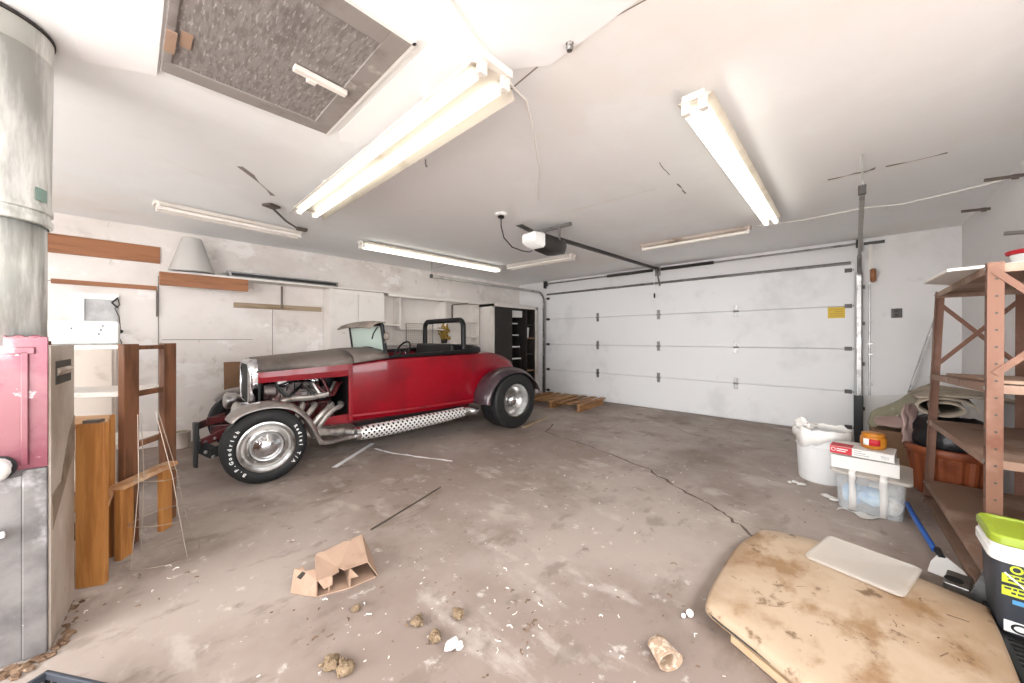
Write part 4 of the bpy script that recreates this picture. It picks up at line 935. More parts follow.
# ---- white open wall shelving
t = thing('white_wall_shelving', 'white painted open shelving boards on left wall behind the cockpit', 'shelf', (3.9, YL, 0))
def wx(s, x0, x1, y0, y1, z0, z1): return s.bb(x0 - 3.9, x1 - 3.9, y0, y1, z0, z1)
wx(S(), 2.8, 4.84, -.03, 0, .3, 1.93).build('back_panel', 'shelfwhite', t)
for x, z0 in ((3.07, 1.38), (3.98, 1.42), (4.78, .3)):
    wx(S(), x - .012, x + .012, -.25, -.03, z0, 1.89).build('divider', 'shelfwhite', t, bevel=.002)
for x0, x1, z in ((3.08, 3.96, 1.36), (3.98, 4.78, 1.52), (2.8, 4.78, 1.10), (2.8, 3.06, 1.42), (4.5, 4.78, 1.23)):
    wx(S(), x0, x1, -.25, -.03, z, z + .022).build('shelf_board', 'shelfwhite', t, bevel=.002)
b = S(); b.beam((4.28 - 3.9, -.05, 1.55), (4.28 - 3.9, -.05, 1.86), .02, .02); b.beam((4.28 - 3.9, -.05, 1.86), (4.6 - 3.9, -.15, 1.9), .02, .02); b.build('shelf_bracket', 'rodsteel', t)
# mesh screen leaning
t = thing('wire_mesh_screen', 'pale rectangular mesh screen propped on shelving behind the cockpit', 'screen', (3.42, 5.42, 1.122))
fr = S()
for a, b in (((-.27, 0, .0), (.27, 0, .0)), ((-.27, 0, .34), (.27, 0, .34)), ((-.26, 0, 0), (-.26, 0, .34)), ((.26, 0, 0), (.26, 0, .34))): fr.beam(a, b, .012, .012)
fr.build('frame', 'galv', t)
g = S()
for k in range(1, 14): g.tube([(-.26 + .52 * k / 14, 0, .005), (-.26 + .52 * k / 14, 0, .335)], .0018, 4)
for k in range(1, 10): g.tube([(-.26, 0, .34 * k / 10), (.26, 0, .34 * k / 10)], .0018, 4)
g.build('wire_grid', 'wire', t)
t = thing('dried_flower_bunch', 'dried yellow-brown flower bunch seen through the roll hoop', 'dried flowers', (3.98, 5.5, 1.122))
s = S()
for k in range(80):
    a = random.uniform(0, 6.28); r = random.uniform(0, .12); h = random.uniform(.12, .42) * (1 - r * 3)
    s.tube([(.02 * math.cos(a), .02 * math.sin(a), 0), (r * math.cos(a), r * math.sin(a) * .7, h)], [.004, .003], 4)
    s.ball((r * math.cos(a), r * math.sin(a) * .7, h), random.uniform(.01, .022), 5, (1, 1, 1.5), .3)
s.build('stems', 'straw', t)
S().lathe([(0, 0), (.05, 0), (.06, .06), (.04, .1), (.03, .1), (0, .09)], n=16).build('pot', 'closetdark', t, smooth=True)
# ---- dark closet in the far left corner
t = thing('dark_closet', 'open dark closet with shelves in the far left corner', 'closet', (5.5, 5.3, 0))
def cx_(s, x0, x1, y0, y1, z0, z1): return s.bb(x0 - 5.5, x1 - 5.5, y0 - 5.3, y1 - 5.3, z0, z1)
s = S(); cx_(s, 4.84, 4.88, 5.1, 5.69, 0, 1.89); cx_(s, 6.14, 6.2, 5.1, 5.69, 0, 1.89); cx_(s, 4.84, 6.2, 5.1, 5.69, 1.84, 1.90); s.build('carcass', 'shelfwhite', t)
s = S(); cx_(s, 4.88, 6.14, 5.64, 5.69, 0, 1.84); cx_(s, 4.881, 4.9, 5.13, 5.64, 0, 1.84); cx_(s, 6.12, 6.139, 5.13, 5.64, 0, 1.84); cx_(s, 4.9, 6.12, 5.13, 5.64, 0, .02); cx_(s, 4.9, 6.12, 5.13, 5.64, 1.82, 1.84); s.build('dark_lining', 'closetdark', t)
cx_(S(), 4.9, 5.42, 5.135, 5.16, .02, 1.82).build('dark_door', 'closetdark', t, bevel=.003)
cx_(S(), 5.86, 5.89, 5.14, 5.6, .02, 1.82).build('divider', 'closetdark', t)
for z, m_ in ((1.50, 'closetdark'), (1.2, 'browncard'), (.85, 'closetdark'), (.5, 'browncard')):
    cx_(S(), 5.89, 6.12, 5.14, 5.62, z, z + .03).build('shelf_board', m_, t)
t = thing('step_ladder', 'narrow ladder with pale treads inside the dark closet', 'ladder', (5.64, 5.3, .02))
for x in (-.17, .17): S().beam((x, -.12, 0), (x, .1, 1.62), .03, .06, up=(0, 1, 0)).build('stile', 'darksteel', t)
for k in range(6):
    z = .25 + .25 * k; y = -.12 + .22 * z / 1.62
    S().bb(-.16, .16, y - .05, y + .05, z, z + .025).build('tread', 'whiteplain', t)
tag(S().bb(5.5, 5.8, 5.2, 5.4, 1.66, 1.8).build('white_box', 'paper', loc=(5.65, 5.3, 1.66), bevel=.005), 'small white box on top of the ladder in dark closet', 'box')
t = thing('round_tub', 'round white tub on a shelf inside the dark closet', 'tub', (6.0, 5.3, 1.23))
S().lathe([(0, 0), (.08, 0), (.095, .2), (.1, .21), (.09, .22), (0, .22)], n=20).build('tub_body', 'binwhite', t, smooth=True)
# cardboard sheet behind car nose, can
s = S(); s.prism([(.80, 5.60, 0), (1.4, 5.60, 0), (1.4, 5.68, .92), (.80, 5.68, .92)], (0, .012, 0)); tag(s.build('brown_sheet', 'browncard', loc=(1.1, 5.62, 0)), 'brown sheet of board leaning on wall behind the car grille', 'board')
t = thing('paint_can', 'small pale paint can on the floor by left wall', 'can', (.40, 5.46, 0))
S().lathe([(0, 0), (.075, 0), (.078, .006), (.075, .012), (.075, .165), (.078, .17), (.078, .178), (.07, .178), (.068, .17), (0, .17)], n=24).build('can_body', 'fixture_dirty', t, smooth=True)
S().lathe([(0, .171), (.062, .171), (.064, .176), (.055, .174), (0, .174)], n=24).build('can_lid', 'olive', t, smooth=True)
# ---- pallet
t = thing('wooden_pallet', 'brown wooden pallet lying on floor before the garage door', 'pallet', (5.52, 3.92, 0), R(5))
for y in (-.55, 0, .55):
    S().bb(-.46, .46, y - .02, y + .02, .016, .10).build('stringer', 'pallet', t, bevel=.003)
for k in range(7):
    y = -.57 + .19 * k
    S().bb(-.47, .47, y - .055 + random.uniform(-.01, .01), y + .055, .10, .118).build('deck_slat', 'pallet', t, bevel=.002)
for k in range(3):
    y = -.54 + .54 * k
    S().bb(-.47, .47, y - .05, y + .05, 0, .016).build('bottom_slat', 'pallet', t, bevel=.002)
# sticks by the rear tyre
tag(S().beam((3.67, 3.27, .012), (4.35, 3.42, .012), .035, .022).build('wood_strip', 'wood_grey', loc=(4, 3.35, 0)), 'pale wooden strip on the floor beside the rear tyre', 'wood strip')
tag(S().tube([(1.05, 2.23, .006), (1.4, 2.342, .006), (1.74, 2.455, .006)], .005, 6).build('metal_rod', 'rodsteel', loc=(1.4, 2.34, 0)), 'thin dark rod lying on the floor in front of the car', 'rod')
# ---- crumpled cardboard box
t = thing('cardboard_box', 'crushed open cardboard box lying on the floor', 'box', (.74, 1.9, 0))
def cbp(*ps): return [(x - .74, y - 1.9, z) for x, y, z in ps]
def sheet(name, pts, m='cardboard', th=.005, parent=None):
    s = S(); s.bm.faces.new([s.bm.verts.new(p) for p in pts]); return s.build(name, m, parent or t, solid=th)
A, B = (.603, 1.836, .004), (.858, 1.772, .004)
TA, TB, UA, UB = (.596, 1.812, .092), (.818, 1.772, .10), (.668, 2.05, .085), (.888, 1.995, .125)
sheet('top_panel', cbp(TA, (.66, 1.80, .096), (.69, 1.802, .098), (.70, 1.83, .099), (.712, 1.795, .098), TB, UB, (.84, 2.0, .12), (.82, 1.985, .118), (.80, 2.015, .114), (.74, 2.03, .10), (.70, 2.03, .094), (.69, 2.05, .09), UA))
sheet('bottom_panel', cbp(A, (.735, 1.785, .004), B, (.90, 1.96, .004), (.68, 2.03, .004)))
sheet('back_panel', cbp((.68, 2.03, .004), (.90, 1.97, .004), UB, UA))
sheet('side_flap', cbp(TB, UB, (.915, 1.94, .03), (.872, 1.775, .006)))
sheet('left_wall', cbp(A, TA, UA, (.68, 2.03, .004)))
sheet('divider', cbp((.655, 1.83, .004), (.655, 1.815, .09), (.70, 2.02, .09), (.70, 2.02, .004)))
sheet('divider', cbp((.738, 1.79, .004), (.738, 1.785, .09), (.78, 1.99, .1), (.78, 1.99, .004)))
sheet('corner_flap', cbp((.74, 1.79, .095), (.765, 1.755, .06), (.72, 1.765, .065)))
sheet('corner_flap', cbp((.60, 1.81, .092), (.66, 1.80, .092), (.655, 1.785, .06), (.62, 1.79, .055)))
sheet('left_flap', cbp(A, (.56, 1.9, .004), (.527, 1.955, .004), (.575, 2.07, .045), (.61, 2.05, .05), (.605, 2.0, .05), (.64, 1.97, .06), (.62, 1.88, .05)))
h_ = S(); h_.box((.585 - .74, 1.995 - 1.9, .043), (.03, .025, .006), (0, -.4, .3)); h_.build('hand_hole', 'darkprint', t)
# ---- black crate at the lower left
t = thing('black_crate', 'black plastic crate at the floor in front of furnace', 'crate', (-.249, 1.657, 0), R(-57))
s = S(); x0, x1, y0, y1 = -.21, .21, -.21, .21
s.bb(x0, x1, y0, y0 + .012, .095, .12); s.bb(x0, x1, y1 - .012, y1, .095, .12); s.bb(x0, x0 + .012, y0, y1, .095, .12); s.bb(x1 - .012, x1, y0, y1, .095, .12); s.build('rim', 'charcoal', t, bevel=.003)
s = S()
for k in range(15):
    q = -.2 + .4 * k / 14
    for a, b in (((q, y0 + .006), (q, y0 + .006)), ((q, y1 - .006), (q, y1 - .006)), ((x0 + .006, q), (x0 + .006, q)), ((x1 - .006, q), (x1 - .006, q))): s.bb(a[0] - .005, a[0] + .005, a[1] - .004, a[1] + .004, .012, .1)
s.build('side_slats', 'black', t)
s = S(); s.bb(x0, x1, y0, y1, 0, .012); s.build('base', 'black', t)
# ---- mud clods and litter on the floor
for i, (x, y, r, lab) in enumerate(((.514, 1.41, .034, 'largest tan mud clod close to photo bottom, left of the others'), (.535, 1.355, .035, 'tan mud clod just below the largest clod'), (.84, 1.357, .028, 'tan mud clod left end of the short row of three'), (.856, 1.235, .03, 'middle tan mud clod nearest the white wad'), (.985, 1.265, .036, 'tan mud clod right end of the short row of three'), (.70, 1.62, .022, 'small tan mud clod below the crushed cardboard box'))):
    s = S()
    for q in range(3): s.ball((x + random.gauss(0, r * .3), y + random.gauss(0, r * .3), r * .5), r * random.uniform(.55, .8), 16, (1, random.uniform(.75, 1), .75), .09)
    for k in range(14): s.ball((x + random.gauss(0, r * .42), y + random.gauss(0, r * .42), r * random.uniform(.2, .8)), r * random.uniform(.2, .38), 7, (1, 1, .8), .3)
    tag(s.build('mud_clod', 'clod', loc=(x, y, 0), smooth=False), lab, 'clod', 'mud clods on the floor')
s = S(); s.ball((.868, 1.148, .02), .026, 9, (1.3, .8, .8), .2); s.ball((.89, 1.13, .014), .018, 8, (1, 1, .8), .25); tag(s.build('paper_wad', 'paper', loc=(.868, 1.148, 0)), 'crumpled white paper wad beside the mud clods', 'paper')
t = thing('paper_cup', 'crushed beige printed paper cup lying near photo bottom', 'cup', (1.39, .53, 0), R(-125))
cupm = mat('beige_printed_paper', '#a58c76', .75, layers=[('#c9b7a3', 40, .5, .56, (1, 1, 1), 1, 'noise')])
rings = []
for q in range(6):
    x = -.045 + .09 * q / 5; r = .032 + .009 * q / 5
    rings.append([(x, r * math.cos(R(a)) * 1.15, .034 + r * math.sin(R(a)) * .8) for a in range(0, 360, 20)])
S().loft(rings, cap=False).build('cup_wall', cupm, t, solid=.0015, smooth=True)
S().loft([[(-.044, .031 * 1.14 * math.cos(R(a)), .034 + .031 * .79 * math.sin(R(a))) for a in range(0, 360, 20)], [(-.042, .031 * 1.14 * math.cos(R(a)), .034 + .031 * .79 * math.sin(R(a))) for a in range(0, 360, 20)]]).build('cup_base', cupm, t)
S().tube([(.045, .041 * 1.15 * math.cos(R(a)), .034 + .041 * .8 * math.sin(R(a))) for a in range(0, 360, 20)], .003, 6, loop=True).build('rolled_rim', cupm, t, smooth=True)
s = S(); s.ball((1.686, .527, .016), .016, 10); s.ball((1.66, .545, .01), .01, 8); tag(s.build('foam_lump', 'whiteplain', loc=(1.686, .527, 0), smooth=True), 'small white foam lump beside the tan panel', 'foam')
for x, y, lab in ((3.64, .135, 'white torn scrap at the foot of storage tote'), (3.83, .35, 'white torn scrap at the foot of white bin')):
    s = S()
    for k in range(5): s.ball((x + random.gauss(0, .03), y + random.gauss(0, .025), .012), random.uniform(.014, .03), 7, (1.2, 1, .4), .3)
    tag(s.build('paper_scrap', 'paper', loc=(x, y, 0)), lab, 'scrap', 'white scraps by the bin')
s = S(); s2 = S()
for k in range(300):
    x = random.uniform(.3, 4.6); y = random.uniform(.2, 3.2)
    if random.random() < .4: x = random.gauss(.9, .4); y = random.gauss(1.3, .4)
    r = random.uniform(.0012, .0045) * (1 if x < 2 else 1.5); (s if random.random() < .5 else s2).ball((x, y, r * .4), r, 5, (random.uniform(.8, 2), 1, .4), .35)
for cx0, cy0, n_, sp in ((1.25, 1.15, 16, .12), (.62, 1.55, 14, .12), (.95, 1.0, 16, .14), (.5, 1.2, 16, .15), (1.5, .75, 12, .2), (2.0, 1.2, 12, .4), (.0, 2.5, 16, .12), (1.5, .45, 10, .1)):
    for k in range(n_):
        x = random.gauss(cx0, sp); y = random.gauss(cy0, sp); a = random.uniform(0, 6.28); l = random.uniform(.006, .03)
        (s if k % 3 else s2).tube([(x, y, .003), (x + l * .5 * math.cos(a), y + l * .5 * math.sin(a), .006), (x + l * math.cos(a + .5), y + l * math.sin(a + .5), .003)], random.uniform(.0012, .003), 5)
tag(s.build('floor_debris', 'litter'), 'dark crumbs of dirt scattered over the concrete floor', 'debris', kind='stuff')
tag(s2.build('paint_flakes', 'chip'), 'pale paint flakes scattered over the concrete floor', 'debris', kind='stuff')
# ================================================================== RIGHT SIDE
random.seed(21)
# ---- steel shelving
t = thing('steel_shelving', 'rusty brown bolted steel shelving unit against the right wall', 'shelf', (3.08, -.6, 0))
def sl(p): return (p[0] - 3.08, p[1] + .6, p[2])
FNb, FNt = (2.66, -.423, 0), (2.66, -.43, 1.56); FFb, FFt = (4.10, -.365, 0), (4.10, -.425, 1.56)
BNb, BNt = (2.66, -.825, 0), (2.66, -.825, 1.56); BFb, BFt = (4.10, -.82, 0), (4.10, -.825, 1.56)
def lerp(a, b, z): return tuple(a[i] + (b[i] - a[i]) * z / 1.56 for i in range(3))
def post(b, tt, sx, sy):
    s = S()
    for k in (0,):
        a0, a1 = sl(b), sl(tt)
        # angle iron: one flange along x, one along y
        fl = .047; th = .003
        rings = []
        for p in (a0, a1):
            x, y, z = p
            rings.append([(x, y, z), (x + sx * fl, y, z), (x + sx * fl, y + sy * th, z), (x + sx * th, y + sy * th, z), (x + sx * th, y + sy * fl, z), (x, y + sy * fl, z)])
        s.loft(rings)
    o = s.build('post', 'rust', t)
    h = S()
    for z in [x * .076 + .04 for x in range(20)]:
        p = sl(lerp(b, tt, z)); h.tube([(p[0] + sx * .026, p[1] - sy * .0015, p[2]), (p[0] + sx * .026, p[1] + sy * .001, p[2])], .005, 8); h.tube([(p[0] - sx * .0015, p[1] + sy * .026, p[2]), (p[0] + sx * .001, p[1] + sy * .026, p[2])], .005, 8)
    h.build('bolt_holes', 'darkprint', o)
post(FNb, FNt, 1, -1); post(FFb, FFt, -1, -1); post(BNb, BNt, 1, 1); post(BFb, BFt, -1, 1)
for z in (.02, .14, .635, .97, 1.525):
    zn, zf = (z + .015, z - .045) if .5 < z < 1.2 else (z, z)
    a, b, c, d_ = (sl(lerp(FNb, FNt, zn)), sl(lerp(FFb, FFt, zf)), sl(lerp(BFb, BFt, zf)), sl(lerp(BNb, BNt, zn)))
    s = S(); ins = .004
    P4 = [(a[0] + ins, a[1] - ins, zn), (b[0] - ins, b[1] - ins, zf), (c[0] - ins, c[1] + ins, zf), (d_[0] + ins, d_[1] + ins, zn)]
    s.prism([(x, y, zz + .022) for x, y, zz in P4], (0, 0, .003))
    for i in range(4):
        p, q = P4[i], P4[(i + 1) % 4]; s.beam((p[0], p[1], p[2] + .006), (q[0], q[1], q[2] + .006), .003, .036)
    s.build('shelf_pan', 'rustshelf', t)
    for p in (a, b): S().ball((p[0] + (.026 if p is a else -.026), p[1] + .002, p[2] + .008), .009, 8, (1, .6, 1)).build('bolt', 'galv', t)
def brace(name, p, q): S().beam(sl(p), sl(q), .003, .026, up=(0, 0, 1)).build(name, 'rust', t)
brace('cross_brace', (4.102, -.44, 1.03), (4.102, -.80, 1.48)); brace('cross_brace', (4.104, -.44, 1.48), (4.104, -.80, 1.03))
brace('cross_brace', (2.658, -.45, 1.52), (2.658, -.81, 1.10)); brace('cross_brace', (2.656, -.81, 1.46), (2.656, -.45, 1.06))
# board on top, red-rimmed pot, pale board on shelf
s = S(); s.prism([(3.35, -.30, 1.551), (2.82, -.33, 1.551), (2.75, -.62, 1.551), (3.9, -.65, 1.551)], (0, 0, .016)); tag(s.build('white_board', 'paper', loc=(3.3, -.5, 1.551), bevel=.003), 'white board lying on top of the steel shelving', 'board')
t = thing('red_rimmed_pot', 'white pot with red rim on top of steel shelving', 'pot', (3.35, -.70, 1.568))
S().lathe([(0, 0), (.06, 0), (.085, .11), (.08, .11), (.055, .006), (0, .006)], n=24).build('pot_body', 'whiteplain', t, smooth=True)
S().lathe([(.083, .105), (.096, .11), (.1, .125), (.09, .13), (.082, .12)], n=24, loop=True).build('pot_rim', 'redprint', t, smooth=True)
s = S(); s.prism([(2.73, -.48, 1.012), (4.03, -.47, .954), (4.03, -.81, .954), (2.73, -.81, 1.012)], (0, 0, .014)); tag(s.build('fibreboard_sheet', 'cardboard', loc=(3.1, -.6, .996)), 'pale fibreboard sheet lying on the second steel shelf', 'board')
# grey sheet behind the bucket at right, below shelf three
# ---- terracotta planter
t = thing('planter', 'large ribbed terracotta plastic planter behind steel shelving posts', 'planter', (4.39, -.535, 0))
n = 64; rings = []
for z, r in ((0, .18), (.02, .185), (.31, .222), (.325, .225)):
    rings.append([((r + (.012 if (k % 4 < 2 and .01 < z < .318) else 0)) * math.cos(2 * math.pi * k / n), (r + (.012 if (k % 4 < 2 and .01 < z < .318) else 0)) * math.sin(2 * math.pi * k / n), z) for k in range(n)])
S().loft(rings).build('pot_body', 'terracotta', t, smooth=True, ang=20)
S().lathe([(.22, .315), (.24, .318), (.25, .33), (.25, .37), (.243, .38), (.22, .38), (.213, .37), (.21, .33)], n=48, loop=True).build('pot_rim', 'terracotta', t, smooth=True, ang=40)
# black bag filling the planter
s = S(); s.ball((4.39, -.53, .42), .2, 24, (1, 1, .95), .05); s.ball((4.45, -.45, .5), .13, 16, (1, 1, .8), .08); s.ball((4.36, -.6, .5), .14, 16, (1, 1, .8), .08)
tag(s.build('black_bag', 'blackbag', loc=(4.39, -.53, .36), smooth=True), 'crumpled black plastic bag filling the terracotta planter', 'bag')
# folded carpet: a thick sheet folded into a flat roll, extruded away from the camera
def spiral():
    pts = []
    for k in range(60):
        a = k / 59 * 3.4 * math.pi; r = .16 - .030 * a / math.pi
        pts.append((r * 1.05 * math.cos(a), r * .50 * math.sin(a)))
    return pts
t = thing('carpet_roll', 'dusty grey carpet rolled flat lying above the terracotta planter', 'carpet', (4.27, -.46, .635), R(-4))
sp = spiral()
rows = [[(x, -y * .95 - .02, z + .06 + .0 * x) for y, z in sp] for x in (-.12, .1, .4, .8, 1.0)]
S().grid(rows).build('rolled_sheet', 'canvas', t, solid=.014, smooth=True)
def crumple(nx, ny, fn, amp, m, name, label, cat, solid=.006, loc=None):
    rows = []
    for i in range(nx):
        row = []
        for j in range(ny):
            p = Vector(fn(i / (nx - 1), j / (ny - 1)))
            p += Vector((math.sin(i * 1.7 + j * .9) + random.uniform(-.6, .6), math.sin(i * .8 - j * 1.9) + random.uniform(-.6, .6), math.sin(i * 1.3 + j * 1.1) + random.uniform(-.6, .6))) * amp
            row.append(tuple(p))
        rows.append(row)
    o = S().grid(rows).build(name, m, loc=loc or (0, 0, 0), solid=solid, sub=1, smooth=True, ang=180)
    return tag(o, label, cat)
crumple(9, 9, lambda a, b: (4.18 + .9 * a, -.34 - .48 * b, .765 + .03 * math.sin(3 * b) - .05 * max(0, .35 - b) - .03 * a), .014, 'canvas', 'folded_canvas', 'creased dusty canvas lying folded over the carpet roll', 'canvas', .03, (4.4, -.5, .8))
crumple(8, 9, lambda a, b: (4.95 + .35 * a, -.10 - .42 * b, .37 + .36 * b + .05 * math.sin(2.5 * a) + .1 * (a - .5) * (1 - b)), .016, 'olive', 'olive_tarp', 'olive grey tarp slumped between leaning plank and carpet roll', 'tarp', .01, (4.9, -.2, .4))
crumple(7, 9, lambda a, b: (4.33 + .1 * a + .04 * b, -.275 - .09 * a, .36 + .32 * b), .014, 'mauve', 'mauve_cloth', 'dusty mauve cloth hanging over the left side of planter', 'cloth', .02, (4.36, -.22, .4))
crumple(7, 7, lambda a, b: (4.76 + .28 * a, -.13 - .22 * b, .40 + .05 * math.sin(3 * a) + .03 * b), .016, 'mauve', 'crumpled_cloth', 'heap of pale mauve cloth right of the amber jar', 'cloth', .03, (4.5, -.1, .4))
# support pile of boxes under the heap
s = S(); s.box((4.98, -.24, .18), (.3, .26, .36), (0, 0, .1)); tag(s.build('brown_carton', 'browncard', loc=(4.98, -.24, 0), bevel=.004), 'brown carton under the crumpled pale mauve cloth', 'box')
# plank leaning on the wall
s = S(); s.beam((6.0, -.29, .012), (6.18, -.655, 1.5), .02, .06, up=(1, 0, 0)); tag(s.build('leaning_plank', 'galv', loc=(6.0, -.29, 0)), 'grey strip leaning on the white wall beside the door track', 'plank')
s = S(); s.prism([(6.2, -.05, 0), (6.22, -.82, 0), (6.255, -.82, .62), (6.235, -.05, .5)], (.012, 0, 0)); tag(s.build('drywall_sheet', 'paper', loc=(6.2, -.4, 0)), 'white sheet standing at the wall behind the leaning strip', 'panel')
s = S(); s.bb(5.78, 5.86, -.06, .02, 0, .55); tag(s.build('dark_post', 'black', loc=(5.82, -.02, 0), bevel=.004), 'short dark post standing beside the right door track', 'post')
# ---- white bin
t = thing('white_bin', 'big white plastic bin with a thin bag over its rim', 'bin', (4.12, .215, 0))
S().lathe([(0, 0), (.15, 0), (.158, .01), (.178, .40), (.188, .405), (.192, .43), (.182, .435), (.172, .40), (.15, .02), (0, .015)], n=40).build('bin_body', 'binwhite', t, smooth=True, ang=40)
rows = []
for k in range(40):
    a = 2 * math.pi * k / 40; j = random.uniform(-1, 1)
    dz = .08 + .04 * math.sin(a * 3) + .02 * j
    rows.append([((.165) * math.cos(a), .165 * math.sin(a), .40), ((.185 + .008 * j) * math.cos(a), (.185 + .008 * j) * math.sin(a), .445 + .012 * j), ((.199 + .006 * j) * math.cos(a), (.199 + .006 * j) * math.sin(a), .42), ((.202 + .008 * j) * math.cos(a), (.202 + .008 * j) * math.sin(a), .43 - dz)])
S().loft(rows, closed=False, loop=True).build('bag_liner', 'bag', t, solid=.002, smooth=True, ang=120)
s = S(); s.ball((-.02, .14, .47), .05, 9, (1.2, .8, .9), .3); s.ball((.0, .1, .44), .06, 9, (1, 1, .5), .3); s.build('bag_knot', 'bag', t)
s = S()
for a in range(0, 360, 9): s.tube([(.176 * math.cos(R(a)), .176 * math.sin(R(a)), .3), (.176 * math.cos(R(a + 9)), .176 * math.sin(R(a + 9)), .3)], .005, 5)
s.build('bin_hoop', 'binwhite', t)
s = S(); rows = [[(.168 * math.cos(R(a)) , .168 * math.sin(R(a)), z) for a in (205, 213, 221, 229)] for z in (.14, .25)]
s.grid(rows).build('paper_label', 'paper', t, solid=.002)
pl = [o for o in t.children if o.name.startswith('paper_label')][0]
s = S()
for k, (a0, a1) in enumerate(((207, 226), (207, 218), (207, 222))):
    z = .235 - .018 * k; s.grid([[(.1705 * math.cos(R(a)), .1705 * math.sin(R(a)), zz) for a in (a0, (a0 + a1) / 2, a1)] for zz in (z, z + .008)])
s.build('label_lettering', 'darkprint', pl, solid=.0006)
# ---- storage tote (front face looks at the camera)
t = thing('storage_tote', 'clear plastic storage tote with white straps and blue cloth inside', 'tote', (3.70, -.08, 0), R(-4))
# local: x depth (front -x), y width
def rrect(hx, hy, r, z, n=4):
    pts = []
    for cx0, cy0, a0 in ((hx - r, hy - r, 0), (-hx + r, hy - r, 90), (-hx + r, -hy + r, 180), (hx - r, -hy + r, 270)):
        for k in range(n + 1): a = R(a0 + 90 * k / n); pts.append((cx0 + r * math.cos(a), cy0 + r * math.sin(a), z))
    return pts
S().loft([rrect(.19, .155, .03, .0), rrect(.195, .16, .03, .006), rrect(.215, .175, .03, .255)], cap=False).build('tote_wall', 'clear', t, solid=.003, smooth=True)
S().loft([rrect(.19, .155, .03, .0), rrect(.19, .155, .03, .004)]).build('tote_base', 'clear', t)
S().loft([rrect(.235, .20, .03, .255), rrect(.24, .205, .035, .262), rrect(.24, .205, .035, .276), rrect(.22, .185, .03, .282)]).build('tote_lid', 'frost', t, smooth=True, bevel=.003)
for y in (.085, -.07):
    s = S(); rows = [[(x, y - .018 + random.uniform(-.004, .004), z), (x, y + .018 + random.uniform(-.004, .004), z)] for x, z in ((.0, .285), (-.24, .284), (-.245, .25), (-.222, .22), (-.214, .12), (-.2, .008), (-.17, .004))]
    s.grid(rows).build('strap', 'paper', t, solid=.003, smooth=True)
s = S(); s.ball((-.08, .09, .09), .085, 14, (1, .7, .9), .12); s.ball((-.09, -.01, .1), .09, 14, (1, .9, .7), .12); s.build('blue_cloth', 'bluecloth', t, smooth=True)
s = S(); s.ball((.06, -.06, .09), .1, 14, (1.1, .9, .8), .12); s.ball((-.1, -.1, .07), .065, 12, (1, .9, 1), .12); s.build('white_cloth', 'bag', t, smooth=True)
tag(S().grid([[(3.44 + .05 * math.sin(k), .10 - .03 * k, .006 + .004 * (k % 2)), (3.50 + .03 * math.sin(k * 2), .09 - .03 * k, .006)] for k in range(9)]).build('paper_strip', 'paper', loc=(3.47, 0, 0), solid=.002), 'torn white strip along the front foot of storage tote', 'scrap')
# boxes on the tote
t = thing('white_box', 'white cardboard box lying directly on the storage tote lid', 'box', (3.62, -.045, .287), R(-3))
s = S(); s.bb(-.11, .12, -.17, .17, 0, .085); s.build('carton', 'paper', t, bevel=.002)
s = S(); s.bb(-.112, -.108, -.17, .17, .0, .088); s.build('front_flap', 'paper', t)
t = thing('slim_box', 'slim white box with red printed end, topmost of the stack', 'box', (3.65, -.02, .378), R(-6))
s = S(); s.bb(-.11, .11, -.18, .15, 0, .055); s.build('carton', 'paper', t, bevel=.002)
s = S(); s.bb(-.1115, -.1105, .03, .149, .002, .053); s.bb(-.1105, .0, .03, .149, .0551, .0557); lb = s.build('red_label', 'redprint', t)
s = S(); s.lathe([(.010, -.1125), (.013, -.1125), (.013, -.1118), (.010, -.1118)], (0, .13, .03), 'x', 16, loop=True)
for k, w_ in enumerate((.06, .05)): s.bb(-.1125, -.1116, .112 - w_, .112, .033 - .014 * k, .039 - .014 * k)
s.build('label_lettering', 'whiteplain', lb)
s = S()
for k in range(3): s.bb(-.1115, -.1108, -.06 + .02 * k, .02, .012 + .014 * k, .017 + .014 * k)
s.bb(-.1115, -.1108, -.155, -.115, .012, .036)
s.build('grey_print', 'galv', t)
t = thing('amber_jar', 'squat amber plastic jar with red and white label on the slim box', 'jar', (3.66, -.09, .4345), R(190))
S().lathe([(0, 0), (.055, 0), (.066, .01), (.07, .03), (.07, .07), (.062, .085), (0, .085)], n=32).build('jar_body', 'orangepot', t, smooth=True, ang=40)
S().lathe([(0, .085), (.058, .085), (.062, .088), (.062, .104), (.055, .108), (0, .108)], n=32).build('jar_lid', 'orangepot', t, smooth=True, ang=40)
for m_, a0, a1, nm in (('redprint', -28, 18, 'red_label'), ('whiteplain', -58, -30, 'white_label')):
    S().grid([[(.0712 * math.cos(R(a0 + (a1 - a0) * k / 6)), .0712 * math.sin(R(a0 + (a1 - a0) * k / 6)), z) for k in range(7)] for z in (.027, .072)]).build(nm, m_, t, solid=.001, smooth=True)
# ---- blue-handled scraper on the floor
t = thing('scraper_tool', 'blue-handled tool with white blade lying before the steel shelving', 'scraper', (3.0, -.34, 0))
def bl_(p): return (p[0] - 3.0, p[1] + .34, p[2])
S().tube([bl_((3.62, -.25, .10)), bl_((3.4, -.27, .085)), bl_((3.06, -.315, .05))], .014, 12).build('handle', 'blue', t, smooth=True)
S().tube([bl_((3.07, -.324, .052)), bl_((3.0, -.335, .04))], [.017, .014], 12).build('ferrule', 'black', t, smooth=True)
s = S(); s.loft([[bl_(p) for p in ((3.02, -.32, .045), (3.02, -.35, .045), (3.02, -.35, .03), (3.02, -.32, .03))], [bl_(p) for p in ((2.95, -.29, .03), (2.93, -.40, .03), (2.93, -.40, .018), (2.95, -.29, .018))], [bl_(p) for p in ((2.86, -.27, .012), (2.80, -.43, .012), (2.80, -.43, .004), (2.86, -.27, .004))]])
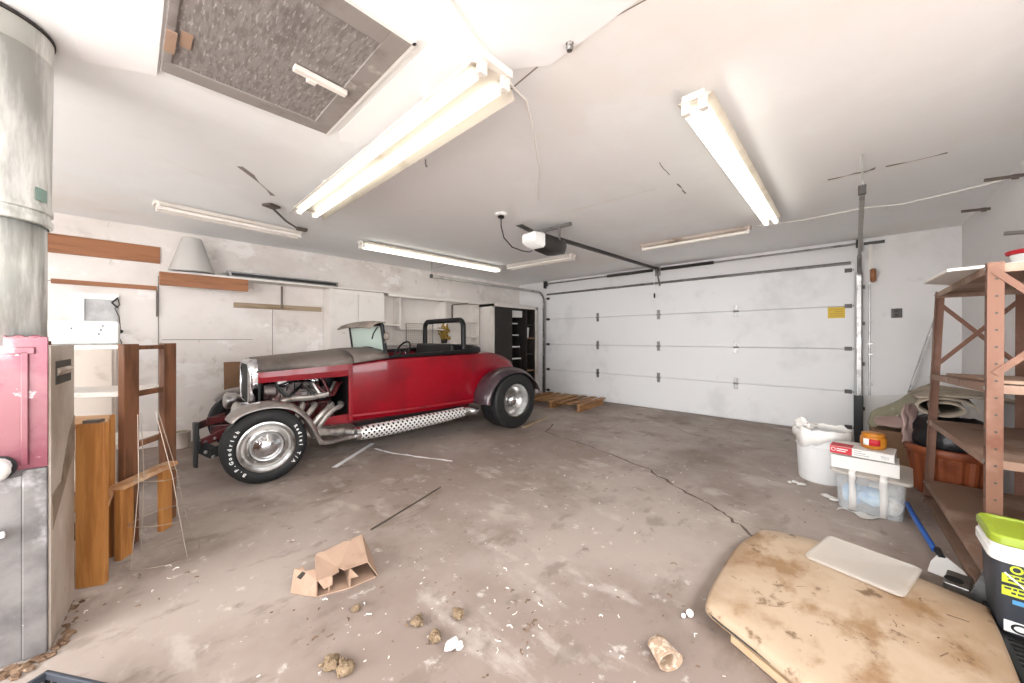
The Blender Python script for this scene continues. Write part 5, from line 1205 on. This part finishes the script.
s.build('blade', 'whiteplain', t, bevel=.003)
# ---- tan panel lid on the floor
t = thing('tan_panel', 'big tan scuffed domed panel lying on the floor at right', 'panel', (2.1, .05, 0))
outl = [(2.50, .43), (2.60, .40), (2.65, .26), (2.66, .14), (2.61, -.12), (2.52, -.385), (2.44, -.41), (1.95, -.395), (1.52, -.36), (1.43, -.1), (1.52, .1), (1.61, .3), (1.665, .43), (1.72, .475), (1.95, .485), (2.3, .475)]
outl = smooth_path(outl + [outl[0]], 3)[:-1]
c0 = Vector((2.08, .05))
def ringo(sc_, z, dome=0):
    return [((c0.x + (x - c0.x) * sc_) - 2.1, (c0.y + (y - c0.y) * sc_) - .05, z) for x, y in outl]
S().loft([ringo(.955, .036), ringo(.985, .042), ringo(1.0, .058), ringo(.99, .08), ringo(.955, .09), ringo(.8, .094), ringo(.5, .10), ringo(.2, .102)]).build('top_shell', 'tan', t, smooth=True, ang=60)
S().loft([ringo(.88, .002), ringo(.90, .006), ringo(.90, .032), ringo(.88, .036)]).build('lower_shell', 'tanside', t, smooth=True, ang=60)
S().loft([ringo(.885, .034), ringo(.93, .05)]).build('seam_core', 'browncard', t)
S().tube([(c0.x + (x - c0.x) * 1.001 - 2.1, c0.y + (y - c0.y) * 1.001 - .05, .062 - .012 * k / 8) for k, (x, y) in enumerate([(1.70, .462), (1.665, .43), (1.645, .38), (1.61, .30), (1.575, .222)])], [.001, .004, .005, .004, .001], 6).build('edge_slit', 'darkprint', t)
S().beam((1.56 - 2.1, .16 - .05, .02), (1.66 - 2.1, .36 - .05, .02), .02, .03).build('edge_batten', 'tanside', t, bevel=.004)
s = S()
for k in range(70):
    a = random.uniform(0, 6.28); r = random.uniform(0, .33); x = 2.1 + r * math.cos(a) * 1.1 - 2.1; y = .02 + r * math.sin(a) - .05
    l = random.uniform(.003, .014) if k % 9 else random.uniform(.03, .06); b = random.uniform(0, 6.28); z_ = .098
    s.tube([(x, y, z_ + .002), (x + l * math.cos(b), y + l * math.sin(b), z_ + .002)], random.uniform(.001, .0025), 5)
tag(s.build('wood_chips', 'litter', loc=(2.1, .05, 0), local=True), 'brown splinters and chips strewn over the tan panel', 'debris', kind='stuff')
# frosted lid
t = thing('plastic_lid', 'frosted translucent plastic lid lying on the tan panel', 'lid', (2.484, -.02, .106), R(-14))
def lidring(hx, hy, z): return rrect(hx, hy, .03, z)
S().loft([lidring(.163, .166, .0), lidring(.173, .176, .001), lidring(.173, .176, .012), lidring(.163, .166, .016), lidring(.155, .158, .013)]).build('lid_plate', 'frost', t, smooth=True, ang=40)
# ---- black grate, bucket, grey pieces
t = thing('black_grate', 'black slotted plastic grate on floor under the charcoal bucket', 'grate', (2.12, -.61, 0))
s = S(); s.bb(-.5, .5, -.2, -.18, 0, .05); s.bb(-.5, .5, .18, .2, 0, .05); s.bb(-.5, -.48, -.2, .2, 0, .05); s.bb(.48, .5, -.2, .2, 0, .05); s.bb(-.5, .5, -.008, .008, .03, .045)
s.build('grate_frame', 'black', t, bevel=.003)
s = S()
for k in range(30): s.box((-.47 + .0325 * k, 0, .046), (.011, .37, .008))
s.build('grate_slats', 'black', t)
t = thing('charcoal_bucket', 'square charcoal bucket with lime lid standing on the black grate', 'bucket', (2.50, -.525, .052), R(0))
S().loft([rrect(.105, .105, .03, 0), rrect(.11, .11, .03, .01), rrect(.125, .125, .035, .30)]).build('bucket_body', 'charcoal', t, smooth=True, ang=40)
S().loft([rrect(.134, .134, .04, .285), rrect(.138, .138, .04, .29), rrect(.138, .138, .04, .325), rrect(.132, .132, .04, .33), rrect(.132, .132, .04, .35), rrect(.128, .128, .04, .352)]).build('white_collar', 'whiteplain', t, smooth=True, ang=35)
lid = S().loft([rrect(.133, .133, .04, .352), rrect(.137, .137, .04, .356), rrect(.137, .137, .04, .378), rrect(.13, .13, .038, .388), rrect(.115, .115, .034, .388), rrect(.11, .11, .034, .382)]).build('lime_lid', 'lime', t, smooth=True, ang=35)
for ax in (0,):
    # printed face
    def fp(u, z):
        h_ = .111 + .0145 * z / .3
        return (-h_ - .0012, u, z) if ax == 0 else (u, h_ + .0012, z)
    s = S()
    lbs = []
    for z0, z1 in ((.205, .24), (.155, .192)): lbs.append(S().quad(*[fp(*p) for p in ((-.1, z0), (.106, z0), (.106, z1), (-.1, z1))]).build('lime_band', 'limeprint', t, solid=.001))
    for r_, z in enumerate((.227, .213, .180, .164)):
        s = S()
        u = -.09
        while u < .085:
            w_ = random.uniform(.008, .02); q = [fp(u, z), fp(u + w_, z), fp(u + w_, z + .008), fp(u, z + .008)]
            q = [(x - .001 if ax == 0 else x, y + (.001 if ax else 0), zz) for x, y, zz in q]; s.bm.faces.new([s.bm.verts.new(p) for p in q]); u += w_ + .004
        s.build('band_print', 'charcoal', lbs[r_ // 2], solid=.0006)
    s = S(); s.bm.faces.new([s.bm.verts.new(fp(*p)) for p in ((-.1, .01), (.1, .01), (.1, .055), (-.1, .055))]); lb2 = s.build('white_band', 'whiteplain', t, solid=.001)
    s = S(); pts = [fp(.06 + .02 * math.cos(a * .3), .032 + .015 * math.sin(a * .3)) for a in range(21)]
    pts = [(x - .002 if ax == 0 else x, y + (.002 if ax else 0), z) for x, y, z in pts]
    s.tube(pts, .004, 6, loop=True); s.build('ring_emblem', 'black', lb2)
    s = S(); s.bm.faces.new([s.bm.verts.new(fp(*p)) for p in ((-.08, .125), (.08, .125), (.08, .142), (-.08, .142))]); s.build('blue_band', 'bluecloth', t, solid=.001)
    if ax == 0: xd, nz = Vector((0, -1, 0)), Vector((-1, 0, 0))
    else: xd, nz = Vector((-1, 0, 0)), Vector((0, 1, 0))
    mx = Matrix((xd, Vector((0, 0, 1)), nz)).transposed().to_4x4(); mx.translation = Vector(fp(.045, .262)) + nz * .003
    join_meshes('bucket_lettering', [text_mesh('t', 'OVA', .042, .001, 'limeprint', None, mx, .001)], 'limeprint', t)
S().tube([(-.126, .10, .245), (-.15, .05, .2), (-.156, -.02, .185), (-.14, -.09, .2), (-.126, -.11, .245)], .003, 6).build('wire_handle', 'whiteplain', t, smooth=True)
t = thing('grey_tray', 'grey metal tray with round hole between tan panel and grate', 'tray', (2.80, -.362, 0), R(-12))
s = S(); s.bb(-.08, .08, -.045, .04, 0, .035); s.build('tray_body', 'galv', t, bevel=.005)
S().lathe([(0, .0355), (.022, .0355), (.03, .037), (.032, .035), (0, .035)], (-.02, .01, 0), n=20).build('dark_hole', 'black', t)
s = S(); s.prism([(2.63, -.36, 0), (2.63, -.60, 0), (2.632, -.60, .3), (2.632, -.42, .2)], (.004, .0, 0)); tag(s.build('metal_flashing', 'galv', loc=(2.63, -.45, 0)), 'triangular grey metal flashing standing behind the charcoal bucket', 'metal sheet')
s = S(); s.prism([(2.75, -.80, .17), (3.2, -.80, .17), (3.2, -.76, .52), (2.75, -.76, .52)], (0, .01, 0)); tag(s.build('grey_sheet', 'galv', loc=(2.7, -.78, .23)), 'grey metal sheet leaning inside the lower steel shelf', 'metal sheet')

# ================================================================== CAMERA, SKY, LIGHT
cam = bpy.data.objects.new('camera', bpy.data.cameras.new('camera')); COL.objects.link(cam)
cam.location = (0, 0, 1.22); cam.rotation_euler = (R(90), 0, R(43.5 - 90))
cam.data.sensor_width = 36; cam.data.lens = 362.5 / 1024 * 36; cam.data.shift_y = -3.5 / 1024; cam.data.clip_start = .02
sc.camera = cam
wd = bpy.data.worlds.new('sky'); sc.world = wd; wd.use_nodes = True
bg = wd.node_tree.nodes['Background']; bg.inputs['Color'].default_value = (.96, .98, 1.0, 1); bg.inputs['Strength'].default_value = 10
# sky portals in the openings (they only guide sampling of the sky)
def portal(loc, rot, sx, sy):
    l = bpy.data.lights.new('portal', 'AREA'); l.shape = 'RECTANGLE'; l.size = sx; l.size_y = sy; l.cycles.is_portal = True
    o = bpy.data.objects.new('sky_portal', l); COL.objects.link(o); o.location = loc; o.rotation_euler = rot
portal((XB - .02, .95, 1.15), (R(90), 0, R(-90)), 2.9, 2.3)
portal((XB - .02, 4.2, 1.5), (R(90), 0, R(-90)), 1.4, 1.0)
portal((1.35, YR - .09, 1.5), (R(90), 0, 0), 2.3, .9)
portal((-1.1, YR - .09, 1.475), (R(90), 0, 0), 1.5, 1.35)
sc.view_settings.view_transform = 'Standard'; sc.view_settings.look = 'None'; sc.view_settings.gamma = 1
sc.view_settings.use_curve_mapping = False
sc.view_settings.exposure = 0.6
sc.cycles.use_denoising = True
sc.cycles.max_bounces = 10; sc.cycles.diffuse_bounces = 6; sc.cycles.transparent_max_bounces = 8
sc.cycles.caustics_reflective = False; sc.cycles.caustics_refractive = False
sc.cycles.sample_clamp_indirect = 6
